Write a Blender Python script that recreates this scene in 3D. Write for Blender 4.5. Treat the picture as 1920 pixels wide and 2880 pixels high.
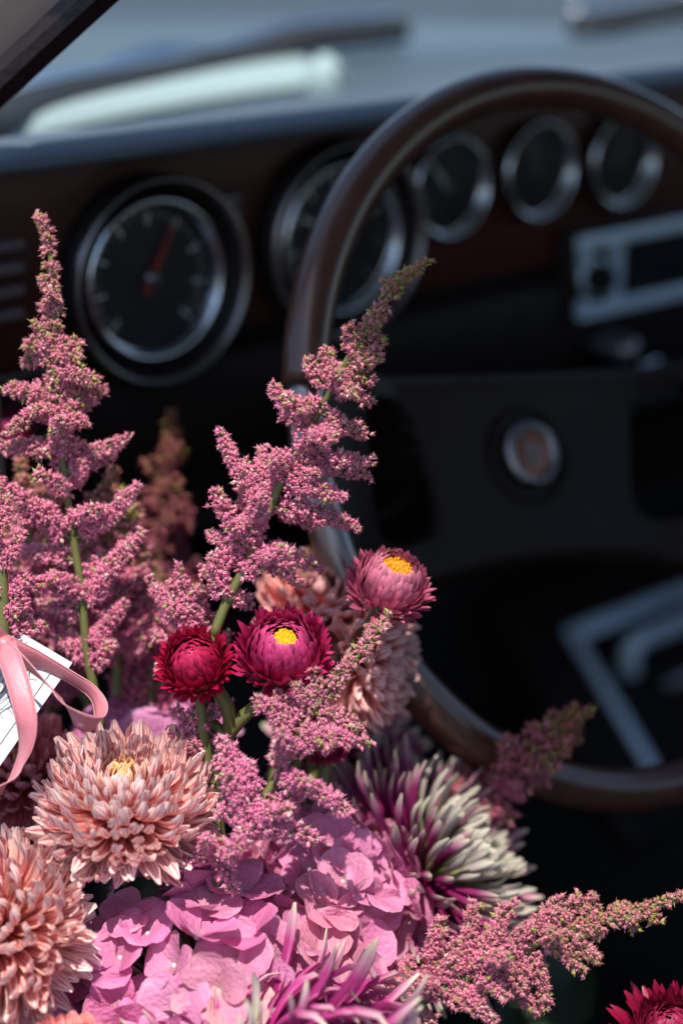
import bpy, math, random
import numpy as np
from mathutils import Matrix, Vector

for o in list(bpy.data.objects):
    bpy.data.objects.remove(o)
random.seed(7)
rng = np.random.default_rng(11)
sc = bpy.context.scene
col = sc.collection
R_ = math.radians

# ------------------------------------------------------------------ camera
CAM = np.array([0.0, 0.0, 1.17])          # outside the open driver's door, metres
YAW, PITCH, LENS, SENS = R_(40), R_(20), 65.0, 36.0
FPX = LENS / (SENS / 2880.0)              # focal length in photo pixels
FWD = np.array([math.sin(YAW) * math.cos(PITCH), math.cos(YAW) * math.cos(PITCH), -math.sin(PITCH)])
RIGHT = np.array([math.cos(YAW), -math.sin(YAW), 0.0])
UP = np.cross(RIGHT, FWD)
cam = bpy.data.cameras.new('camera')
cam.sensor_fit = 'VERTICAL'; cam.sensor_height = SENS; cam.sensor_width = 24
cam.lens = LENS; cam.clip_start = 0.05; cam.clip_end = 3000
cam.dof.use_dof = True; cam.dof.focus_distance = 0.795; cam.dof.aperture_fstop = 3.0
camo = bpy.data.objects.new('camera', cam); col.objects.link(camo)
camo.matrix_world = Matrix(((RIGHT[0], UP[0], -FWD[0], CAM[0]), (RIGHT[1], UP[1], -FWD[1], CAM[1]), (RIGHT[2], UP[2], -FWD[2], CAM[2]), (0, 0, 0, 1)))
sc.camera = camo

# ------------------------------------------------------------------ light
SUN_EL, SUN_A = R_(68.7), R_(39.8)            # elevation; turn from the car's left towards its rear
sv = Vector((-math.cos(SUN_A) * math.cos(SUN_EL), -math.sin(SUN_A) * math.cos(SUN_EL), math.sin(SUN_EL)))
world = bpy.data.worlds.new('World'); sc.world = world; world.use_nodes = True
wn = world.node_tree.nodes; wn.clear()
sky = wn.new('ShaderNodeTexSky'); sky.sky_type = 'NISHITA'; sky.sun_disc = False
sky.sun_elevation = SUN_EL; sky.sun_rotation = math.atan2(sv.x, sv.y)
bg = wn.new('ShaderNodeBackground'); bg.inputs['Strength'].default_value = 0.15
wo = wn.new('ShaderNodeOutputWorld')
world.node_tree.links.new(sky.outputs[0], bg.inputs[0]); world.node_tree.links.new(bg.outputs[0], wo.inputs[0])
sl = bpy.data.lights.new('sun', 'SUN'); sl.energy = 4.6; sl.angle = R_(0.5); sl.color = (1, .94, .86)
so = bpy.data.objects.new('sun', sl); col.objects.link(so)
so.rotation_euler = sv.to_track_quat('Z', 'Y').to_euler(); so.location = (-1, -1, 3)
vs = sc.view_settings; vs.view_transform = 'Standard'; vs.look = 'None'; vs.gamma = 1; vs.use_curve_mapping = False; vs.exposure = 0.55
sc.render.engine = 'CYCLES'
cy = sc.cycles
cy.use_denoising = True
cy.max_bounces = 8; cy.diffuse_bounces = 4; cy.glossy_bounces = 4; cy.transmission_bounces = 4; cy.transparent_max_bounces = 8
cy.caustics_reflective = False; cy.caustics_refractive = False; cy.sample_clamp_indirect = 6

# ------------------------------------------------------------------ helpers
def P(x, y, d):
    """photo pixel + distance along the view axis -> world point"""
    return CAM + d * (FWD + RIGHT * (x - 960) / FPX - UP * (y - 1440) / FPX)

def D(r, u, t):
    """direction: right, up, towards camera"""
    v = r * RIGHT + u * UP - t * FWD
    return v / np.linalg.norm(v)

def norm(v):
    v = np.asarray(v, float); return v / (np.linalg.norm(v) + 1e-12)

def spl(pts, n):
    pts = np.asarray(pts, float); m = len(pts)
    if m == 2:
        return pts[0] + (pts[1] - pts[0]) * np.linspace(0, 1, n)[:, None]
    ext = np.vstack([2 * pts[0] - pts[1], pts, 2 * pts[-1] - pts[-2]])
    out = []
    for t in np.linspace(0, m - 1 - 1e-9, n):
        i = int(t); f = t - i; a, b, c, d = ext[i:i + 4]
        out.append(.5 * (2 * b + (c - a) * f + (2 * a - 5 * b + 4 * c - d) * f * f + (3 * b - a - 3 * c + d) * f ** 3))
    return np.array(out)

def tube(pts, rad, seg=8, cap=True):
    pts = np.asarray(pts, float); n = len(pts)
    rad = np.full(n, rad) if np.isscalar(rad) else np.asarray(rad, float)
    T = np.gradient(pts, axis=0); T /= np.linalg.norm(T, axis=1)[:, None] + 1e-12
    a = np.cross(T[0], [0, 0, 1]);
    if np.linalg.norm(a) < 1e-3: a = np.cross(T[0], [1, 0, 0])
    a = norm(a); V = []
    ang = np.linspace(0, 2 * math.pi, seg, endpoint=False)
    for i in range(n):
        a = norm(a - T[i] * (a @ T[i])); b = np.cross(T[i], a)
        V.append(pts[i] + rad[i] * (np.cos(ang)[:, None] * a + np.sin(ang)[:, None] * b))
    V = np.vstack(V); Fc = []
    for i in range(n - 1):
        for j in range(seg):
            k = (j + 1) % seg
            Fc.append((i * seg + j, i * seg + k, (i + 1) * seg + k, (i + 1) * seg + j))
    if cap:
        Fc.append(tuple(range(seg))[::-1]); Fc.append(tuple((n - 1) * seg + j for j in range(seg)))
    return V, Fc

def torus(R, r, n=96, m=12, a0=0, a1=2 * math.pi):
    full = abs(a1 - a0 - 2 * math.pi) < 1e-6
    t = np.linspace(a0, a1, n, endpoint=not full)
    p = np.linspace(0, 2 * math.pi, m, endpoint=False)
    V = np.array([((R + r * math.cos(q)) * math.cos(s), (R + r * math.cos(q)) * math.sin(s), r * math.sin(q)) for s in t for q in p])
    Fc = []
    for i in range(n if full else n - 1):
        k = (i + 1) % n
        for j in range(m):
            l = (j + 1) % m
            Fc.append((i * m + j, k * m + j, k * m + l, i * m + l))
    if not full:
        Fc.append(tuple(range(m))); Fc.append(tuple((n - 1) * m + j for j in range(m))[::-1])
    return V, Fc

def lathe(prof, n=64):
    """profile of (radius, z)"""
    V, Fc, m = [], [], len(prof)
    for i in range(n):
        a = 2 * math.pi * i / n
        V += [(r * math.cos(a), r * math.sin(a), z) for r, z in prof]
    for i in range(n):
        k = (i + 1) % n
        for j in range(m - 1):
            Fc.append((i * m + j, k * m + j, k * m + j + 1, i * m + j + 1))
    return np.array(V), Fc

def box(x0, x1, y0, y1, z0, z1):
    V = np.array([(x, y, z) for x in (x0, x1) for y in (y0, y1) for z in (z0, z1)], float)
    return V, [(0, 1, 3, 2), (4, 6, 7, 5), (0, 4, 5, 1), (2, 3, 7, 6), (0, 2, 6, 4), (1, 5, 7, 3)]

def rbox(x0, x1, y0, y1, z0, z1, r=.003, seg=2):
    import bmesh
    V, Fc = box(x0, x1, y0, y1, z0, z1)
    bm = bmesh.new(); vv = [bm.verts.new(v) for v in V]
    for f in Fc: bm.faces.new([vv[i] for i in f])
    bmesh.ops.bevel(bm, geom=bm.edges[:], offset=r, segments=seg, affect='EDGES', profile=.5)
    bm.verts.index_update()
    out = np.array([v.co[:] for v in bm.verts]), [tuple(v.index for v in f.verts) for f in bm.faces]
    bm.free(); return out

def prism(poly, axis0, axis1):
    """extrude a list of 3d points by the vector axis1"""
    p = np.asarray(poly, float); n = len(p)
    V = np.vstack([p + axis0, p + axis1])
    Fc = [tuple(range(n))[::-1], tuple(range(n, 2 * n))] + [(i, (i + 1) % n, n + (i + 1) % n, n + i) for i in range(n)]
    return V, Fc

def join(*vf):
    V, Fc, k = [], [], 0
    for v, f in vf:
        V.append(np.asarray(v)); Fc += [tuple(i + k for i in q) for q in f]; k += len(v)
    return np.vstack(V), Fc

def mesh(name, V, Fc, mat=None, smooth=True, uv=None, colr=None):
    me = bpy.data.meshes.new(name)
    me.from_pydata([tuple(map(float, v)) for v in V], [], [tuple(int(i) for i in f) for f in Fc])
    if smooth: me.shade_smooth()
    if uv is not None:
        ul = me.uv_layers.new(name='UVMap')
        li = np.zeros(len(me.loops), int); me.loops.foreach_get('vertex_index', li)
        ul.data.foreach_set('uv', np.asarray(uv, float)[li].ravel())
    if colr is not None:
        at = me.color_attributes.new('col', 'FLOAT_COLOR', 'POINT')
        c = np.ones((len(V), 4)); c[:, :3] = colr; at.data.foreach_set('color', c.ravel())
    if mat: me.materials.append(mat)
    me.update(); return me

ROOTM = {}
def thing(name, label, cat, M=None, group=None):
    o = bpy.data.objects.new(name, None); col.objects.link(o)
    o.empty_display_size = .01
    M = Matrix.Identity(4) if M is None else M
    o.matrix_world = M; ROOTM[o.name] = M
    o['label'] = label; o['category'] = cat
    if group: o['group'] = group
    return o

def struct(name, me):
    o = bpy.data.objects.new(name, me); col.objects.link(o); o['kind'] = 'structure'
    return o

def part(name, me, parent, M=None, color=None, stuff=False, label=None):
    """M is local to the parent"""
    o = bpy.data.objects.new(name, me); col.objects.link(o); o.parent = parent
    if M is not None: o.matrix_basis = M
    if color is not None: o.color = (*color, 1)
    if stuff: o['kind'] = 'stuff'
    if label: o['label'] = label
    return o

def wpart(name, V, Fc, parent, mat, smooth=True, stuff=False, uv=None, colr=None, label=None):
    """vertices in world space, parent a thing"""
    Mi = np.array(ROOTM[parent.name].inverted())
    V = np.asarray(V, float); V = V @ Mi[:3, :3].T + Mi[:3, 3]
    return part(name, mesh(name, V, Fc, mat, smooth, uv, colr), parent, stuff=stuff, label=label)

def frame(origin, z, xh=None):
    z = norm(z); xh = np.array(RIGHT if xh is None else xh, float)
    x = norm(xh - z * (xh @ z)); y = np.cross(z, x)
    return Matrix(((x[0], y[0], z[0], origin[0]), (x[1], y[1], z[1], origin[1]), (x[2], y[2], z[2], origin[2]), (0, 0, 0, 1)))

# ------------------------------------------------------------------ materials
def newmat(name):
    m = bpy.data.materials.new(name); m.use_nodes = True
    nt = m.node_tree; nt.nodes.clear()
    out = nt.nodes.new('ShaderNodeOutputMaterial')
    return m, nt, out

def N(nt, typ, **kw):
    n = nt.nodes.new(typ)
    for k, v in kw.items():
        if k in n.inputs.keys(): n.inputs[k].default_value = v
        else: setattr(n, k, v)
    return n

def mixc(nt, fac, a, b, mode='MIX'):
    n = nt.nodes.new('ShaderNodeMix'); n.data_type = 'RGBA'; n.blend_type = mode
    for sock, v in ((n.inputs[0], fac), (n.inputs[6], a), (n.inputs[7], b)):
        if isinstance(v, bpy.types.NodeSocket): nt.links.new(v, sock)
        elif isinstance(v, (int, float)): sock.default_value = v
        else: sock.default_value = (*v, 1)
    return n.outputs[2]

def mth(nt, op, a, b=None, c=None):
    n = nt.nodes.new('ShaderNodeMath'); n.operation = op
    for s, v in zip(n.inputs, (a, b, c)):
        if v is None: continue
        if isinstance(v, bpy.types.NodeSocket): nt.links.new(v, s)
        else: s.default_value = v
    return n.outputs[0]

def simple(name, c, rough=.5, metal=0, coat=0, noise=0, nscale=60, bump=0, spec=.5, stretch=None):
    m, nt, out = newmat(name)
    b = N(nt, 'ShaderNodeBsdfPrincipled'); b.inputs['Roughness'].default_value = rough
    b.inputs['Metallic'].default_value = metal; b.inputs['Coat Weight'].default_value = coat; b.inputs['Coat Roughness'].default_value = .05
    b.inputs['Specular IOR Level'].default_value = spec
    b.inputs['Base Color'].default_value = (*c, 1)
    if noise or bump:
        tc = N(nt, 'ShaderNodeTexCoord'); mp = N(nt, 'ShaderNodeMapping')
        if stretch: mp.inputs['Scale'].default_value = stretch
        nt.links.new(tc.outputs['Object'], mp.inputs[0])
        nz = N(nt, 'ShaderNodeTexNoise', Scale=nscale, Detail=5.0); nt.links.new(mp.outputs[0], nz.inputs['Vector'])
        if noise:
            f = mth(nt, 'MULTIPLY_ADD', nz.outputs[0], 2 * noise, -noise)
            hsv = N(nt, 'ShaderNodeHueSaturation'); hsv.inputs['Color'].default_value = (*c, 1)
            nt.links.new(mth(nt, 'ADD', f, 1.0), hsv.inputs['Value']); nt.links.new(hsv.outputs[0], b.inputs['Base Color'])
            nt.links.new(mth(nt, 'MULTIPLY_ADD', nz.outputs[0], .2, rough - .1), b.inputs['Roughness'])
        if bump:
            bp = N(nt, 'ShaderNodeBump', Strength=bump, Distance=.001); nt.links.new(nz.outputs[0], bp.inputs['Height']); nt.links.new(bp.outputs[0], b.inputs['Normal'])
    nt.links.new(b.outputs[0], out.inputs[0]); return m

def glass(name, tint=(1, 1, 1), refl=1.0):
    m, nt, out = newmat(name)
    t = N(nt, 'ShaderNodeBsdfTransparent'); t.inputs[0].default_value = (*tint, 1)
    g = N(nt, 'ShaderNodeBsdfGlossy'); g.inputs['Roughness'].default_value = .02
    fr = N(nt, 'ShaderNodeFresnel', IOR=1.45)
    mx = N(nt, 'ShaderNodeMixShader')
    nt.links.new(mth(nt, 'MULTIPLY', fr.outputs[0], refl), mx.inputs[0]); nt.links.new(t.outputs[0], mx.inputs[1]); nt.links.new(g.outputs[0], mx.inputs[2])
    nt.links.new(mx.outputs[0], out.inputs[0]); return m

def petal_mat(name, ramp, stripe=None, nstripe=5, sfac=.5, rough=.5, transl=.25, sheen=0, bump=.15, nscale=25, vein=0, spec=.4, var=.12):
    """ramp: list of (pos, colour) along the petal; tinted by each petal's own object colour"""
    m, nt, out = newmat(name)
    uv = N(nt, 'ShaderNodeUVMap', uv_map='UVMap'); sp = N(nt, 'ShaderNodeSeparateXYZ'); nt.links.new(uv.outputs[0], sp.inputs[0])
    oi = N(nt, 'ShaderNodeObjectInfo')
    cr = N(nt, 'ShaderNodeValToRGB'); e = cr.color_ramp.elements
    while len(e) < len(ramp): e.new(.5)
    for q, (p, c) in zip(e, ramp): q.position = p; q.color = (*c, 1)
    ofs = N(nt, 'ShaderNodeVectorMath', operation='ADD')
    sc3 = N(nt, 'ShaderNodeVectorMath', operation='MULTIPLY'); sc3.inputs[1].default_value = (1, .22, 1); nt.links.new(uv.outputs[0], sc3.inputs[0])
    cmb = N(nt, 'ShaderNodeCombineXYZ')
    r7 = mth(nt, 'MULTIPLY', oi.outputs['Random'], 37.0)
    for i in range(3): nt.links.new(r7, cmb.inputs[i])
    nt.links.new(sc3.outputs[0], ofs.inputs[0]); nt.links.new(cmb.outputs[0], ofs.inputs[1])
    nz = N(nt, 'ShaderNodeTexNoise', Scale=6.0, Detail=4.0); nt.links.new(ofs.outputs[0], nz.inputs['Vector'])
    v = mth(nt, 'ADD', sp.outputs[1], mth(nt, 'MULTIPLY_ADD', nz.outputs[0], .3, -.15))
    nt.links.new(v, cr.inputs[0]); c = cr.outputs[0]
    if stripe:
        ph = mth(nt, 'MULTIPLY_ADD', sp.outputs[0], 6.2832 * nstripe, mth(nt, 'MULTIPLY', nz.outputs[0], 5.0))
        s = mth(nt, 'SINE', ph); s = mth(nt, 'MULTIPLY_ADD', s, .9, .1)
        n2 = N(nt, 'ShaderNodeMath', operation='MULTIPLY', use_clamp=True); nt.links.new(s, n2.inputs[0]); n2.inputs[1].default_value = sfac
        c = mixc(nt, n2.outputs[0], c, stripe)
    c = mixc(nt, 1.0, c, oi.outputs['Color'], 'MULTIPLY')
    hsv = N(nt, 'ShaderNodeHueSaturation'); nt.links.new(c, hsv.inputs['Color'])
    nt.links.new(mth(nt, 'MULTIPLY_ADD', oi.outputs['Random'], 2 * var, 1 - var), hsv.inputs['Value'])
    c = hsv.outputs[0]
    b = N(nt, 'ShaderNodeBsdfPrincipled', Roughness=rough); nt.links.new(c, b.inputs['Base Color'])
    b.inputs['Specular IOR Level'].default_value = spec; b.inputs['Sheen Weight'].default_value = sheen
    # fine ridges along the petal
    ns = N(nt, 'ShaderNodeVectorMath', operation='MULTIPLY'); ns.inputs[1].default_value = (nscale, 3 if not vein else nscale * .8, 1); nt.links.new(uv.outputs[0], ns.inputs[0])
    n3 = N(nt, 'ShaderNodeTexNoise', Scale=1.0, Detail=3.0); nt.links.new(ns.outputs[0], n3.inputs['Vector'])
    bp = N(nt, 'ShaderNodeBump', Strength=bump, Distance=.0015); nt.links.new(n3.outputs[0], bp.inputs['Height']); nt.links.new(bp.outputs[0], b.inputs['Normal'])
    t = N(nt, 'ShaderNodeBsdfTranslucent'); nt.links.new(c, t.inputs[0])
    mx = N(nt, 'ShaderNodeMixShader'); mx.inputs[0].default_value = transl
    nt.links.new(b.outputs[0], mx.inputs[1]); nt.links.new(t.outputs[0], mx.inputs[2]); nt.links.new(mx.outputs[0], out.inputs[0])
    return m

def attr_mat(name, rough=.55, transl=.25):
    m, nt, out = newmat(name)
    a = N(nt, 'ShaderNodeVertexColor', layer_name='col')
    b = N(nt, 'ShaderNodeBsdfPrincipled', Roughness=rough); nt.links.new(a.outputs[0], b.inputs['Base Color'])
    b.inputs['Specular IOR Level'].default_value = .35
    t = N(nt, 'ShaderNodeBsdfTranslucent'); nt.links.new(a.outputs[0], t.inputs[0])
    mx = N(nt, 'ShaderNodeMixShader'); mx.inputs[0].default_value = transl
    nt.links.new(b.outputs[0], mx.inputs[1]); nt.links.new(t.outputs[0], mx.inputs[2]); nt.links.new(mx.outputs[0], out.inputs[0])
    return m

M_asph = simple('asphalt', (.030, .044, .062), .9, noise=.35, nscale=4, bump=.4)
M_pale = simple('pale_mint', (.33, .42, .42), .5, spec=.3, noise=.04, nscale=8)
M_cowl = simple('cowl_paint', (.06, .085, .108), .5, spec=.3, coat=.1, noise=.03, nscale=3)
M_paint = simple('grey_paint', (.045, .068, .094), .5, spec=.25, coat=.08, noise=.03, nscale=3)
M_vinyl = simple('black_vinyl', (.012, .0075, .0070), .5, noise=.25, nscale=220, bump=.25, spec=.14)
M_pad = simple('padded_vinyl', (.058, .078, .102), .5, noise=.2, nscale=260, bump=.3)
M_lining = simple('pillar_vinyl', (.012, .006, .007), .45, noise=.35, nscale=300, bump=.5)
M_head = simple('roof_lining', (.03, .026, .026), .9, noise=.1, nscale=80)
M_carpet = simple('black_carpet', (.008, .007, .008), .95, noise=.3, nscale=200)
M_wood = simple('walnut_veneer', (.045, .010, .007), .5, spec=.2, coat=.06, noise=.5, nscale=18, stretch=(1, 6, 10))
M_rim = simple('rim_wood', (.066, .027, .017), .36, coat=.35, noise=.35, nscale=25, stretch=(3, 3, 3))
M_chrome = simple('chrome', (.50, .53, .58), .2, metal=1, noise=.05, nscale=30)
M_dullchrome = simple('dull_trim', (.22, .2, .2), .32, metal=1, noise=.1, nscale=50)
M_alu = simple('ribbed_aluminium', (.60, .72, .84), .4, metal=.4, noise=.08, nscale=90)
M_dial = simple('dial_black', (.006, .006, .007), .5, noise=.1, nscale=40)
M_mark = simple('dial_print', (.55, .55, .5), .6, noise=.05)
M_red = simple('needle_red', (.28, .02, .015), .5, noise=.05)
M_cream = simple('cream_plastic', (.55, .5, .36), .4, noise=.05)
M_rubber = simple('wiper_rubber', (.012, .012, .013), .6, noise=.2, nscale=120)
M_emblem = simple('bronze_enamel', (.2, .07, .035), .35, metal=.4, noise=.2, nscale=200)
M_glass = glass('gauge_glass', (.95, .96, .97), .8)
M_wind = glass('windshield_glass', (.88, .93, .93), .55)
M_switch = simple('switch_grey', (.10, .075, .08), .5, noise=.05)
M_wheelpad = simple('wheel_pad_vinyl', (.015, .0088, .0078), .45, noise=.2, nscale=220, bump=.2, spec=.14)
M_screen = simple('radio_window', (.012, .013, .016), .2, noise=.1, nscale=40)

# ================================================================== THE CAR
ground = struct('asphalt_ground', mesh('asphalt_ground', [(-900, -900, 0), (900, -900, 0), (900, 900, 0), (-900, 900, 0)], [(0, 1, 2, 3)], M_asph))

car = thing('car_body', 'pale vintage car seen through its open driver side into the dark cabin', 'car')
X0, X1 = .43, 1.62                                     # cabin sides
def cowl_y(x): return .90 + .24 * math.sin(math.pi * max(0, min(1, (x - X0) / (X1 - X0)))) ** .7   # foot of the curved windshield
xs = np.linspace(X0 - .02, X1 + .02, 40)
# cowl and bonnet: one sheet of painted metal running forward
prof = [(0, .985), (.03, .997), (.065, 1.002), (.22, 1.0), (.42, .995), (.75, .975), (1.0, .93), (1.12, .84), (1.14, .6)]
V, Fc = [], []
for x in xs:
    edge = abs((x - (X0 + X1) / 2) / ((X1 - X0) / 2)); drop = .05 * edge ** 4
    V += [(x, cowl_y(x) + dy * (1 if dy < .1 else 1), z - drop * min(1, dy * 3)) for dy, z in prof]
m_ = len(prof)
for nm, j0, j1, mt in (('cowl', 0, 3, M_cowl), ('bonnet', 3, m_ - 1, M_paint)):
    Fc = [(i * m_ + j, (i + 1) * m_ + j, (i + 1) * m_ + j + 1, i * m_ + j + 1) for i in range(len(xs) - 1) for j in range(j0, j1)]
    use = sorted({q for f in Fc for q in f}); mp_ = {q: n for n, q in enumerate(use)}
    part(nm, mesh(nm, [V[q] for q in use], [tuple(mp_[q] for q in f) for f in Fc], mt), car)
# pale strip laid along the driver's half of the cowl
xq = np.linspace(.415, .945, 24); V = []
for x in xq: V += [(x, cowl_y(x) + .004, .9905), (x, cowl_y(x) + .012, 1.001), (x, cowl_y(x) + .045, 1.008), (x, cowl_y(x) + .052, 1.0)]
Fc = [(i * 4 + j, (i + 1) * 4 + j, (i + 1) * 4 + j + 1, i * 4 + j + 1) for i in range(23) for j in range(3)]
part('pale_strip', mesh('pale_strip', V, Fc, M_pale), car)
# windshield pane, curved, leaning back to the roof header
V, Fc = [], []
HY, HZ = .73, 1.36
for x in xs:
    for t in np.linspace(0, 1, 6):
        y0 = cowl_y(x) - .005; y1 = HY + .05 * math.sin(math.pi * (x - X0) / (X1 - X0))
        V.append((x + (.06 * t if x < .7 else 0), y0 + (y1 - y0) * t, .99 + (HZ - .99) * t))
for i in range(len(xs) - 1):
    for j in range(5): Fc.append((i * 6 + j, (i + 1) * 6 + j, (i + 1) * 6 + j + 1, i * 6 + j + 1))
part('windshield', mesh('windshield', V, Fc, M_wind), car)
# near windshield pillar: dark vinyl lining with a painted outer face
a0, a1 = P(-260, 475, .90), P(560, -285, .80)
pd = norm(a1 - a0); pv = norm(CAM - (a0 + a1) / 2); pw = np.cross(pd, pv)       # width direction seen by the viewer
def pillar(w0, w1, th, off):
    c = [(w0, off), (w1 * .3 + w0 * .7, off + th * .55), (w1 * .6 + w0 * .4, off + th * .6), (w1, off), (w1, off - th), (w0, off - th)]
    V = np.array([q + pw * a + pv * b for q in (a0, a1) for a, b in c])
    k = len(c)
    return V, [tuple(range(k)), tuple(range(k, 2 * k))[::-1]] + [(i, k + i, k + (i + 1) % k, (i + 1) % k) for i in range(k)]
w = .0098
s_ = 1 if (P(300, 100, .85) - (a0 + a1) / 2) @ pw < 0 else -1       # +s_ is the outer side
V, Fc = pillar(-w, w, .016, 0)
part('pillar_lining', mesh('pillar_lining', V, Fc, M_lining, smooth=False), car)
V, Fc = pillar(min(s_ * w * 1.02, s_ * .06), max(s_ * w * 1.02, s_ * .06), .012, -.012)
part('pillar_paint', mesh('pillar_paint', V, Fc, simple('beige_paint', (.42, .30, .24), .4, noise=.05, nscale=20), smooth=False), car)
# roof, floor, firewall, far door, bulkhead
part('roof', mesh('roof', *rbox(.373, 1.64, -1.0, HY, HZ, HZ + .04, .01), M_head), car)  # roof is unseen; near and front edges extended to shade wheel and dash
part('floor', mesh('floor', *rbox(.40, 1.70, -1.0, 1.35, .20, .24, .01), M_carpet), car)
part('firewall', mesh('firewall', *rbox(.40, 1.70, 1.14, 1.18, .24, .96, .01), M_carpet), car)
part('far_door', mesh('far_door', *rbox(1.64, 1.70, -1.0, 1.14, .24, .96, .01), M_vinyl), car)
part('rear_bulkhead', mesh('rear_bulkhead', *rbox(.44, 1.64, -1.02, -.98, .24, .95, .01), M_carpet), car)
part('kick_panel', mesh('kick_panel', *rbox(.415, .43, .768, 1.14, .24, .985, .004), M_carpet), car)

# ---- dashboard
DY = .86
dash = thing('dashboard', 'padded black dashboard with walnut fascia and round chrome gauges', 'dashboard')
# padded top roll, cross-section extruded along x with a gentle forward bow
sec = [(.865, 1.014), (.835, 1.0125), (.812, 1.0125), (.803, 1.0145), (.799, 1.018), (.802, 1.022), (.812, 1.0255), (.84, 1.0265), (.88, 1.020), (.93, 1.008), (.99, .997), (1.12, .985)]
V, Fc = [], []
xx = np.linspace(.435, 1.62, 30)
for x in xx:
    lift = .010 * (x - .45)
    yl = cowl_y(x) - .012
    V += [(x, min(y, yl), z + lift * .5) for y, z in sec]
k = len(sec)
for i in range(len(xx) - 1):
    for j in range(k - 1): Fc.append((i * k + j, i * k + j + 1, (i + 1) * k + j + 1, (i + 1) * k + j))
Fc += [tuple(range(k)), tuple((len(xx) - 1) * k + j for j in range(k))[::-1]]
part('pad', mesh('pad', V, Fc, M_pad), dash)
part('fascia', mesh('fascia', *rbox(.44, 1.62, DY + .002, DY + .03, .895, 1.016, .004), M_wood), dash)
part('trim_strip', mesh('trim_strip', *rbox(.44, .57, DY - .003, DY + .001, .893, .897, .001), M_dullchrome), dash)
part('lower_panel', mesh('lower_panel', *rbox(.44, 1.62, DY - .006, DY + .04, .80, .889, .012), M_vinyl), dash)
V, Fc = prism([(.44, DY - .05, .795), (.44, DY - .055, .803), (.44, DY - .045, .812), (.44, DY + .02, .83), (.44, DY + .02, .79)], (0, 0, 0), (1.18, 0, 0))
part('ledge', mesh('ledge', V, Fc, M_vinyl, smooth=False), dash)
V, Fc = prism([(.44, DY - .02, .72), (.44, DY - .03, .76), (.44, DY + .03, .80), (.44, DY + .06, .72)], (0, 0, 0), (1.18, 0, 0))
part('knee_roll', mesh('knee_roll', V, Fc, M_vinyl, smooth=False), dash)

GM = Matrix(((1, 0, 0, 0), (0, 0, -1, 0), (0, 1, 0, 0), (0, 0, 0, 1)))    # gauge local z faces the driver (-y), local y is up
def onY(x, y, Y=DY):
    v = P(x, y, 1) - CAM; return CAM + v * (Y / v[1])
def make_gauge(px, py, r_out, r_in, name, nd, nmat, ring, label):
    up_ = .016 if ring else .010
    c = onY(px, py, DY - up_)
    # the housing cup is the gauge part itself; ring, bezel, dial, needle and glass are its pieces
    cup = mesh('housing', *lathe([(r_in * 1.03, -up_ + .0022), (r_out * .92, .0), (r_out, .0005), (r_out * 1.0, -up_)]), M_vinyl)
    g = part(name, cup, dash, Matrix.Translation(c) @ GM, label=label)
    z0 = -up_ + .0155 if ring else -up_ + .0145
    if ring:
        part('trim_ring', mesh('trim_ring', *lathe([(r_out * .93, .001), (r_out * .945, .0045), (r_out * .985, .0045), (r_out, .001)]), M_dullchrome), g)
    bz = r_in
    part('bezel', mesh('bezel', *lathe([(bz * .85, z0 - .0132)] + [(bz * (.94 + .088 * math.cos(a_)), z0 - .011 + .0085 * math.sin(a_)) for a_ in np.linspace(math.pi * .97, 0, 12)] + [(bz * 1.03, z0 - .0132)]), M_chrome), g)
    part('dial', mesh('dial', *lathe([(0, z0 - .0130), (bz * .9, z0 - .0130)], 48), M_dial), g)
    parts = []
    nt_ = 25 if r_in > .04 else 9
    for i in range(nt_):
        a = R_(225 - 270 * i / (nt_ - 1)); L = .16 if i % 3 == 0 else .07; ww = .020 if i % 3 == 0 else .009
        e1 = np.array([math.cos(a), math.sin(a), 0]); e2 = np.array([-math.sin(a), math.cos(a), 0])
        r0, r1 = bz * (.80 - L), bz * .80
        Vq = np.array([e1 * r0 + e2 * ww * bz, e1 * r1 + e2 * ww * bz, e1 * r1 - e2 * ww * bz, e1 * r0 - e2 * ww * bz]); Vq[:, 2] = z0 - .0126
        parts.append((Vq, [(0, 3, 2, 1)]))
    part('scale_marks', mesh('scale_marks', *join(*parts), M_mark, smooth=False), g, stuff=True)
    a = R_(nd); e1 = np.array([math.cos(a), math.sin(a), 0]); e2 = np.array([-math.sin(a), math.cos(a), 0])
    V, Fc = prism([e1 * bz * .72 + e2 * bz * .012, -e1 * bz * .18 + e2 * bz * .055, -e1 * bz * .18 - e2 * bz * .055, e1 * bz * .72 - e2 * bz * .012], (0, 0, z0 - .0105), (0, 0, z0 - .0095))
    part('needle', mesh('needle', V, Fc, nmat, smooth=False), g)
    part('needle_hub', mesh('needle_hub', *lathe([(0, z0 - .0075), (bz * .09, z0 - .008), (bz * .1, z0 - .0125)], 20), M_dullchrome), g)
    part('lens', mesh('lens', *lathe([(0, z0 - .0055), (bz * .88, z0 - .0068)], 48), M_glass), g)
make_gauge(458, 792, .0595, .0475, 'tachometer', 62, M_red, True, 'large round dial with red needle')
make_gauge(982, 678, .0600, .0475, 'speedometer', 150, M_mark, True, 'large round dial half behind the steering wheel')
for (px, py), nd in zip(((1272, 528), (1522, 480), (1756, 450)), (130, 100, 60)):
    make_gauge(px, py, .0335, .0330, 'small_gauge', nd, M_mark, False, None)
# switch columns beside the dials
for px, pys, w_ in ((8, (690, 755, 820, 885), .022), (640, (560, 596, 632, 668), .013)):
    for py in pys:
        c = onY(px, py); part('switch', mesh('switch', *rbox(c[0] - w_ / 2, c[0] + w_ / 2, DY - .006, DY + .004, c[2] - .0032, c[2] + .0032, .0015), M_switch), dash)
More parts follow.
